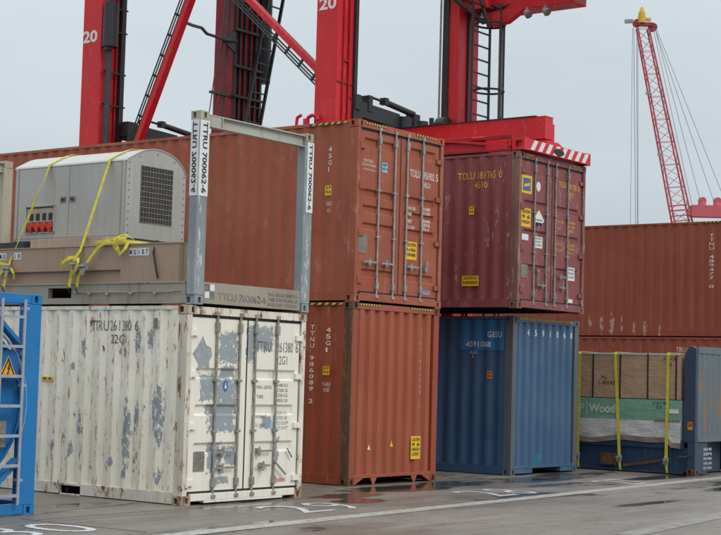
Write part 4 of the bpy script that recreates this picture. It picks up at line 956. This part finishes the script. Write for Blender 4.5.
# service deck carrying the lamps and the operator side arm
b=MB();b.box(4.25,4.75,-2.62,-.1,9.28,9.72);b.box(4.0,4.9,-.75,-.12,9.34,9.75)
b.prism([(-1.55,9.28),(-1.1,9.02),(-.75,8.98),(-.55,9.28)],'x',4.15,4.32)
b.build('service_deck',M['red'],R,bevel=.012)
b=MB();b.box(3.6,4.9,-4.6,-2.4,9.75,11.9);k=b.build('operator_cab',M['red'],R,bevel=.05)
b=MB();b.box(3.7,4.8,-4.62,-4.6,10.3,11.6);b.box(3.585,3.6,-4.4,-2.7,10.3,11.6);b.build('cab_window',plain('cab_glass',(.03,.04,.05),.08),k)
b=MB()
b.path([(3.8,.1,9.7),(3.9,-.3,9.35),(4.05,-.55,9.1),(4.2,-.6,9.2),(4.35,-.75,9.5)],.05,8)
b.path([(3.9,.0,9.75),(4.0,-.35,9.5),(4.15,-.5,9.25),(4.3,-.9,9.45),(4.4,-1.1,9.7)],.04,8)
b.path([(3.95,-.4,9.65),(4.2,-.9,9.35),(4.35,-1.3,9.5)],.03,8)
b.bar((3.9,-.55,9.75),(4.1,-.72,8.95),.06,.06);b.bar((4.5,-.6,9.4),(4.15,-.75,8.95),.06,.06)
b.build('hydraulic_hose',M['black'],R)
for y in (-.55,-1.62,-2.05):
    b=MB();b.tube((4.1,y,9.26),(4.1,y,9.16),.03,8);b.tube((4.1,y+.03,9.17),(4.08,y-.06,9.09),.06,12,.085);k=b.build('work_lamp',M['galv_brown'],R,smooth=True)
    b=MB();b.tube((4.079,y-.061,9.089),(4.077,y-.066,9.084),.078,12);b.build('lens',M['plate'],k)
# lift frames hanging between the legs
def lift(y,name='lift_beam'):
    b=MB();b.bar((.52,y,6.83),(2.1,y,6.76),.16,.30,(0,0,1));b.bar((2.1,y,6.76),(3.88,y,6.66),.16,.24,(0,0,1))
    b.box(.55,.85,y-.1,y+.1,6.6,7.0);b.box(3.5,3.85,y-.12,y+.12,6.5,6.95)
    b.box(2.55,2.75,y-.12,y+.1,6.6,6.98);b.box(1.05,1.18,y-.1,y+.1,6.8,7.12)
    b.prism([(1.5,6.62),(1.95,6.62),(1.85,6.42),(1.6,6.42)],'y',y-.08,y+.08)
    k=b.build(name,M['black'],R,bevel=.01)
    b=MB();b.tube((1.62,y-.04,7.08),(2.62,y-.04,6.98),.062,14);b.tube((1.1,y-.04,7.11),(1.62,y-.04,7.075),.025,10);b.box(1.56,1.68,y-.11,y+.03,7.02,7.15);b.build('cylinder',M['black'],k,smooth=False)
    b=MB();b.tube((3.75,y-.1,6.9),(3.75,y+.1,6.9),.2,16);b.tube((3.25,y-.05,6.7),(3.25,y-.05,7.0),.05,8);b.build('sheave',M['black'],k)
lift(.12);lift(6.15)
# wheels
for x in (.02,4.15):
    b=MB();b.box(x,x+.55,-1.6,8.2,1.25,1.75);b.build('bottom_beam',M['red'],R,bevel=.02)
    for y in (-1.0,1.6,4.9,7.5):
        b=MB();n=24;cx=x+.27
        for (a0,r0),(a1,r1) in (((-.22,.62),(-.18,.74)),((-.18,.74),(.18,.74)),((.18,.74),(.22,.62)),((.22,.62),(.20,.36)),((-.20,.36),(-.22,.62))):
            vs=[(cx+a,y+r*math.cos(2*math.pi*i/n),.742+r*math.sin(2*math.pi*i/n)) for a,r in ((a0,r0),(a1,r1)) for i in range(n)]
            b.add(vs,[(i,(i+1)%n,n+(i+1)%n,n+i) for i in range(n)])
        k=b.build('wheel',M['rubber'],R,smooth=True)
        b=MB();b.tube((cx-.14,y,.742),(cx+.14,y,.742),.37,20);b.tube((cx-.2,y,.742),(cx+.2,y,.742),.12,12);b.build('rim',M['red_dk'],k)
        b=MB();b.box(x+.2,x+.34,y-.12,y+.12,.9,1.3);b.build('wheel_fork',M['red_dk'],R)

# ------------------------------------------------------------------ spreader on the maroon container
R=root('container_spreader','red telescopic spreader with red and white striped end beam gripping the maroon container top','spreader',(9.129,.50,5.86))
b=MB();b.prism([(.10,.33),(.10,.735),(.09,.76),(12.3,.76),(12.3,.33)],'x',.87,1.16);b.build('main_beam',M['red'],R,bevel=.008)
b=MB()
b.prism([(.87,.30),(1.16,.30),(1.30,.30),(1.62,.20),(1.62,.14),(.87,.14)],'y',.06,.26);b.build('beam_foot',M['red'],R,bevel=.006)
b=MB();b.box(1.45,1.74,.4,12.0,.33,.74);b.build('main_beam',M['red'],R,bevel=.008)
b=MB();b.box(.85,1.18,.3,12.0,.755,.775);b.build('walkway',M['black'],R)
b=MB();b.box(.10,2.3,.9,11.7,.03,.33);b.build('telescopic_frame',M['red'],R,bevel=.008)
b=MB();b.box(.02,.10,.3,11.9,.015,.055);b.box(.03,.10,.3,11.9,.24,.30);b.build('side_rail',M['red_dk'],R)
for y0 in (.0,11.95):
    b=MB();b.box(.165,2.27,y0+.004,y0+.27,.02,.225);k=b.build('end_beam',M['red'],R,bevel=.006)
    if y0==0:
        b=MB()
        for i in range(8):
            a=.20+.27*i
            b.prism([(a,.03),(a+.13,.03),(a+.27,.215),(a+.14,.215)],'y',-.004,.0035)
        b.build('stripe',M['whites'],k)
        b=MB();b.prism([(1.22+.17*math.cos(t*.3927),.105+.055*math.sin(t*.3927)) for t in range(16)],'y',-.012,-.006);b.build('lock_hole_shade',M['ink'],k)  # raised black oval stands in for the shade inside a hole
        b=MB();b.prism([(1.22+.19*math.cos(t*.3927),.108+.07*math.sin(t*.3927)) for t in range(16)],'y',-.0075,-.0045);b.build('recess_rim',M['red_dk'],k)
    for x0 in (0,2.438-.165):
        b=MB();b.box(x0,x0+.165,y0,y0+.06,.01,.235);b.box(x0,x0+.165,y0+.2,y0+.27,.01,.235);b.box(x0+.06,x0+.165,y0+.06,y0+.2,.01,.235) if x0==0 else b.box(x0,x0+.105,y0+.06,y0+.2,.01,.235)
        b.box(x0,x0+.165,y0+.06,y0+.2,.18,.235);b.box(x0,x0+.165,y0+.06,y0+.2,.01,.06)
        b.build('twistlock_housing',M['red'],R,bevel=.004)
b=MB();b.bar((.05,.32,.10),(.05,1.9,.30),.05,.045);b.bar((.05,1.9,.30),(.05,3.2,.31),.04,.04);b.tube((.04,.33,.10),(.04,.33,.21),.035,8);b.tube((.05,.9,.28),(.05,1.15,.28),.03,8)
b.build('locking_rod',M['red'],R)
b=MB();b.box(.0,.1,3.0,3.15,.15,.3);b.build('sensor_box',M['black'],R)
for y in (3.4,9.5):
    b=MB();b.tube((1.0,y,.75),(1.0,y,1.0),.14,14);b.tube((1.6,y,.75),(1.6,y,1.0),.14,14);b.build('suspension_block',M['black'],R)
# small red latch seen over the red container top
b=MB();b.path([(0,.0,.0),(0,.0,.16),(0,-.1,.20),(0,-.22,.18),(0,-.24,.1)],.035,8);b.path([(0,.28,.0),(0,.26,.18),(0,.16,.22)],.03,8);b.tube((0,.05,.0),(0,.05,.14),.05,8);b.box(-.05,.05,-.1,.3,-5.0,.02)
o=b.build('guide_latch',M['red'],bpy.data.objects['straddle_carrier']);o.location=(-.06,.62,6.40)

# ------------------------------------------------------------------ distant crane
M['crane']=plain('hazed_crane_red',(.52,.10,.12),.5,0,.2,.6)  # red paled to paint in the haze of distance
M['crane_y']=plain('crane_yellow',(.62,.38,.03),.5)
R=root('lattice_crane','distant pale red lattice boom crane with a yellow head rising behind the far containers','crane',(105.8,41.0,0))
O=Vector((105.8,41.0,0))
def W(p): return Vector(p)-O
tl,tr=Vector((101.09,45.38,31.2)),Vector((101.64,44.65,31.2));bl,br=Vector((104.05,43.31,15.5)),Vector((104.95,42.14,15.5))
dl=(bl-tl);dr=(br-tr);kk=1.80
bl2,br2=tl+dl*kk,tr+dr*1.78
nrm=(tr-tl).cross(dl).normalized()
if nrm.x>0:nrm=-nrm
def V4(t):
    l=tl.lerp(bl2,t);r=tr.lerp(br2,t);w=(r-l).length
    off=-nrm*w*.9
    return [l,r,r+off,l+off]
b=MB();N=30
a=V4(0);c=V4(1)
for i in range(4): b.tube(W(a[i]),W(c[i]),.075,6)
b.build('boom_chord',M['crane'],R)
b=MB()
for k in range(N):
    p=V4(k/N);q=V4((k+1)/N)
    for i in range(4):
        j=(i+1)%4
        if k%2: b.tube(W(p[i]),W(q[j]),.026,4)
        else: b.tube(W(p[j]),W(q[i]),.026,4)
        if k%2==0: b.tube(W(p[i]),W(p[j]),.026,4)
for t in (.52,.535,.55,.565):
    p=V4(t)
    for i in range(4): b.tube(W(p[i]),W(p[(i+1)%4]),.05,4)
b.build('boom_lacing',M['crane'],R)
hd=(tl+tr)/2
ax=(tr-tl).normalized()
b=MB();b.tube(W(tl+Vector((-.1,0,.4))),W(tl+Vector((-.1,0,.4)))-nrm*.5,.34,14);b.tube(W(tr+ax*.35+Vector((0,0,.1))),W(tr+ax*.35+Vector((0,0,.1)))-nrm*.5,.36,14)
b.bar(W(tl+Vector((0,0,.3))),W(tr+ax*.3+Vector((0,0,.3))),.4,.3);b.build('head_sheave',plain('dark_crane_red',(.30,.03,.04),.5),R)
b=MB();q=W(hd-ax*.15);b.tube(q+Vector((0,0,.4)),q+Vector((0,0,1.3)),.36,10,.28);b.tube(q+Vector((0,0,1.3)),q+Vector((0,0,1.75)),.26,10,.08);b.bar(q+ax*.1+Vector((0,0,.75)),q+ax*.75+Vector((0,0,.7)),.2,.25);b.build('head_housing',M['crane_y'],R)
b=MB();b.bar(W(tl-ax*.4+Vector((0,0,.55))),W(tl-ax*1.1+Vector((0,0,.5))),.25,.3);b.build('anemometer_box',M['galv_dull'],R)
b=MB();m1=V4(.19)[0];b.bar(W(m1),W(m1-ax*.35),.25,.3);m1=V4(.37)[0];b.bar(W(m1),W(m1-ax*.35),.2,.25);b.build('limit_switch_box',M['galv_dull'],R)
b=MB()
hk=Vector((102.25,45.75,9.))
for p,qq,r in ((tl-ax*.35,hk,.016),(tl-ax*.1,hk+ax*.12,.016),(V4(.0)[0]+Vector((0,0,-.3)),hk+ax*.15,.012)): b.tube(W(p),W(qq),r*1.6,4)
b.tube(W(tl-ax*.45),W(tl-ax*.45+Vector((.6,.2,-22))),.02,4)
for p,qq in ((tr+ax*.5,(105.25,41.5,16.9)),(tr+ax*.5,(105.9,40.6,16.9)),(tr+ax*.6,(106.5,39.7,16.6)),(tr+ax*.35,(104.9,42.0,16.2))): b.tube(W(p),W(qq),.024,4)
b.build('hoist_rope',plain('grey_wire_rope',(.28,.29,.31),.5),R)
b=MB();b.tube(W(hk),W(hk+Vector((0,0,-1.2))),.35,10);b.build('hook_block',M['crane_y'],R)
axh=(Vector((106.3,40.15,0))-Vector((104.75,42.38,0))).normalized()
h0=Vector((104.85,42.2,0))
b=MB();up=Vector((0,0,1))
b.bar(W(h0+up*16.1),W(h0+axh*3.2+up*16.1),1.2,.95);b.bar(W(h0+axh*.5+up*2.5),W(h0+axh*.5+up*16.),.9,.5);b.bar(W(h0+axh*2.6+up*2.5),W(h0+axh*2.6+up*16.),.9,.5)
b.bar(W(h0-axh*.25+up*16.0),W(h0+axh*.3+up*16.0),1.,.55)
for k in (.95,2.2):
    b.tube(W(h0+axh*k+up*16.5),W(h0+axh*k+up*17.25),.42,8,.22);b.tube(W(h0+axh*k+up*17.0)-nrm*-.3,W(h0+axh*k+up*17.0)+nrm*-.3,.30,12)
b.build('gantry',M['crane'],R)
b=MB();b.bar(W(h0+axh*-1.+up*2.2),W(h0+axh*7+up*2.2),3.2,2.2);b.build('machine_house',M['crane'],R)
for s in (-1,1):
    b=MB();p=W(h0+axh*3)+Vector((axh.y,-axh.x,0))*1.9*s;d=axh*3.2;b.bar(p-d+up*.6,p+d+up*.6,.8,1.1);b.build('track',M['rubber'],R,bevel=.3)

# ------------------------------------------------------------------ ground
sm=plain('pale_joint_filler',(.26,.24,.21),.6,0,.4,5.)
t=NT('wet_asphalt')
n1=t.noise(.35,detail=4,rough=.6);n2=t.noise(2.2,detail=6,rough=.65,off=3);n3=t.noise(45.,detail=4,rough=.7,off=5);n4=t.noise(.9,(.35,1.6,1),5,.6,off=8)
col=t.mix(t.ss(n2,.3,.7),(.145,.121,.100),(.195,.166,.140))
col=t.mix(t.M('MULTIPLY',t.ss(n3,.45,.68),.65),col,(.32,.29,.25))
col=t.mix(t.M('MULTIPLY',t.ss(n3,.52,.36),.45),col,(.08,.068,.06))
col=t.mix(t.M('MULTIPLY',t.ss(n4,.45,.65),.35),col,(.12,.105,.093))
pud=[(5.2,.15,1.35,.5),(6.9,.35,1.0,.42),(3.3,-.2,.8,.30),(2.7,-.85,.5,.3),(.7,-.35,.8,.22),(1.4,-.15,.9,.14),(9.2,.0,1.4,.3),(12.2,-.9,1.6,.28),(-1.9,-2.3,.5,.22),(-3.2,.6,.8,.5),(-1.0,.9,.6,.25),(8.2,-.75,.9,.16),(-.6,-2.05,.35,.14),(10.8,-3.0,1.6,.3),(14.5,-2.6,1.5,.3),(6.,-3.6,1.0,.14)]
pm=t.ell('g',pud,.6,2.6,.45)
pn=t.M('MULTIPLY',t.ss(t.noise(.8,(.5,1.3,1),6,.6,off=14),.58,.66),.8)
damp=t.ss(t.noise(.5,(.6,1.5,1),5,.6,off=20),.42,.6)
wet=t.M('MAXIMUM',pm,pn)
ck=t.noise(.55,(1,1,1),6,.62,off=31);ck=t.ss(t.M('ABSOLUTE',t.M('SUBTRACT',ck,.5)),.0012,.004,1.,0.)
col=t.mix(t.M('MULTIPLY',ck,.7),col,(.045,.04,.035))
tk=t.noise(1.,(.12,3.2,1),5,.6,off=40);col=t.mix(t.M('MULTIPLY',t.ss(tk,.54,.66),.45),col,(.085,.073,.063))
tl_=t.noise(1.,(.2,2.1,1),5,.65,off=47);col=t.mix(t.M('MULTIPLY',t.ss(tl_,.56,.7),.4),col,(.27,.24,.205))
gr=t.noise(120.,detail=2,off=50);col=t.mix(t.M('MULTIPLY',t.ss(gr,.55,.72),.5),col,(.36,.33,.29))
col=t.mix(t.M('MULTIPLY',damp,.4),col,(.10,.087,.077))
col=t.mix(t.M('MULTIPLY',wet,.85),col,(.045,.038,.034))
rg=t.mix(wet,t.mix(damp,(.62,.62,.62),(.34,.34,.34)),(.04,.04,.04))
s_=t.n.new('ShaderNodeSeparateColor');t.l.new(rg,s_.inputs[0])
bmp=t.M('MULTIPLY',t.M('ADD',n3,t.M('MULTIPLY',n2,.6)),t.M('SUBTRACT',1.,t.M('MULTIPLY',wet,.97)))
t.b.inputs['IOR'].default_value=1.4
t.done(col,s_.outputs[0],bump=bmp,dist=.006,spec=.6)
G_ASPH=t.mat
b=MB();b.add([(-900,-900,0),(1100,-900,0),(1100,1100,0),(-900,1100,0)],[(0,1,2,3)])
struct(b.build('ground',G_ASPH))
t=M['road_w'];n=t.noise(9.,detail=7,rough=.75);n2=t.noise(1.3,(.5,2,1),5,.6,off=2)
col=t.mix(t.ss(n,.46,.62),(.40,.385,.36),(.20,.175,.15));col=t.mix(t.M('MULTIPLY',t.ss(n2,.45,.65),.5),col,(.30,.28,.25))
t.done(col,.45,bump=t.noise(45.),dist=.003)
M['road_w']=t.mat
t=NT('number_paint');n=t.noise(22.,detail=8,rough=.8);t.done(t.mix(t.ss(n,.48,.60),(.60,.60,.61),(.28,.26,.24)),.4,bump=t.noise(45.),dist=.003);M['num']=t.mat
b=MB();xs=fr(-14,30,44);vs=[]
for x in xs:
    y=-2.27+.0505*x;vs+=[(x,y-.14,.004),(x,y+.14,.004)]
b.add(vs,[(2*i,2*i+2,2*i+3,2*i+1) for i in range(len(xs)-1)]);struct(b.build('road_line',M['road_w']))
b=MB()
b.add([(1.4,-5.75,.004),(9,-4.85,.004),(9,-4.55,.004),(1.4,-5.45,.004)],[(0,1,2,3)]);struct(b.build('road_line',sm))
# thin seams in the paving
b=MB()
for p,q in (((-3.3,.05),(-.0,.72)),((3.0,.52),(4.5,.93)),((-2.75,-.1),(-2.66,-2.0)),((-2.7,-.27),(2.6,-.25)),((7.3,.5),(9.4,.6)),((12.2,.25),(16,.3))):
    b.bar((*p,.0045),(*q,.0045),.022,.003,(0,0,1))
struct(b.build('paving_joint',sm))
def number(s,x0,x1,y0=-1.60,y1=-.66):
    return struct(letters(s,'Z',x0,x1,y0,y1,M['num'],None,d=.0055,name='bay_number',off=-.006))
for s,x0,x1 in (('3',-4.05,-3.60),('0',-3.38,-2.80),('2',.53,1.22),('9',1.44,1.97),('2',5.13,5.72),('8',5.92,6.42),('2',9.5,10.0),('7',10.05,10.5)): number(s,x0,x1)

# ------------------------------------------------------------------ world, sun, camera
w=bpy.data.worlds.new('World');S.world=w;w.use_nodes=True
nt=w.node_tree;bg=nt.nodes['Background'];L=nt.links
sky=nt.nodes.new('ShaderNodeTexSky');sky.sky_type='NISHITA';sky.sun_disc=False
SE,SA=math.radians(48),math.radians(205)
sky.sun_elevation=SE;sky.sun_rotation=SA
tc=nt.nodes.new('ShaderNodeTexCoord');sp=nt.nodes.new('ShaderNodeSeparateXYZ');L.new(tc.outputs['Generated'],sp.inputs[0])
mr=nt.nodes.new('ShaderNodeMapRange');L.new(sp.outputs[2],mr.inputs[0]);mr.inputs[1].default_value=0;mr.inputs[2].default_value=.30;mr.interpolation_type='LINEAR'
mp=nt.nodes.new('ShaderNodeMapping');L.new(tc.outputs['Generated'],mp.inputs[0]);mp.inputs['Scale'].default_value=(1,1,3)
nz=nt.nodes.new('ShaderNodeTexNoise');L.new(mp.outputs[0],nz.inputs['Vector']);nz.inputs['Scale'].default_value=3.;nz.inputs['Detail'].default_value=5;nz.inputs['Roughness'].default_value=.5
mx=nt.nodes.new('ShaderNodeMix');mx.data_type='RGBA';L.new(mr.outputs[0],mx.inputs[0]);mx.inputs[6].default_value=(5.1,5.85,6.3,1);mx.inputs[7].default_value=(7.3,7.95,8.4,1)
m2=nt.nodes.new('ShaderNodeMapRange');L.new(nz.outputs['Fac'],m2.inputs[0]);m2.inputs[1].default_value=.3;m2.inputs[2].default_value=.7;m2.inputs[3].default_value=.92;m2.inputs[4].default_value=1.07
m3=nt.nodes.new('ShaderNodeMapRange');L.new(sp.outputs[2],m3.inputs[0]);m3.inputs[1].default_value=.3;m3.inputs[2].default_value=1.;m3.inputs[3].default_value=1.;m3.inputs[4].default_value=2.4
mm=nt.nodes.new('ShaderNodeMath');mm.operation='MULTIPLY';L.new(m2.outputs[0],mm.inputs[0]);L.new(m3.outputs[0],mm.inputs[1])
vm=nt.nodes.new('ShaderNodeVectorMath');vm.operation='SCALE';L.new(mx.outputs[2],vm.inputs[0]);L.new(mm.outputs[0],vm.inputs['Scale'])
fx=nt.nodes.new('ShaderNodeMix');fx.data_type='RGBA';fx.inputs[0].default_value=.93;L.new(sky.outputs[0],fx.inputs[6]);L.new(vm.outputs[0],fx.inputs[7])
L.new(fx.outputs[2],bg.inputs['Color']);bg.inputs['Strength'].default_value=.1
sd=bpy.data.lights.new('sun','SUN');sd.energy=1.35;sd.angle=math.radians(25);sd.color=(1,.97,.92)
so=bpy.data.objects.new('sun',sd);COL.objects.link(so)
# direction towards the sun: from the camera side of the row
dv=Vector((-.12,-1.,1.0)).normalized();so.rotation_euler=dv.to_track_quat('Z','Y').to_euler()
sky.sun_elevation=math.asin(dv.z);sky.sun_rotation=math.atan2(dv.x,dv.y)

yaw,pitch,roll,f=.92361,.06872,.02747,1561.79
F=Vector((math.sin(yaw)*math.cos(pitch),math.cos(yaw)*math.cos(pitch),math.sin(pitch)));Rr=Vector((math.cos(yaw),-math.sin(yaw),0));U=Rr.cross(F)
R2=Rr*math.cos(roll)+U*math.sin(roll);U2=-Rr*math.sin(roll)+U*math.cos(roll)
cd=bpy.data.cameras.new('camera');cam=bpy.data.objects.new('camera',cd);COL.objects.link(cam)
m=Matrix((R2,U2,-F)).transposed().to_4x4();m.translation=Vector((-14.80977,-13.96923,1.74487));cam.matrix_world=m
cd.sensor_width=36;cd.lens=f/721*36;cd.clip_end=4000;cd.clip_start=.1
S.camera=cam
S.view_settings.view_transform='Standard';S.view_settings.look='None';S.view_settings.exposure=0;S.view_settings.gamma=1
S.render.resolution_x=1024;S.render.resolution_y=760
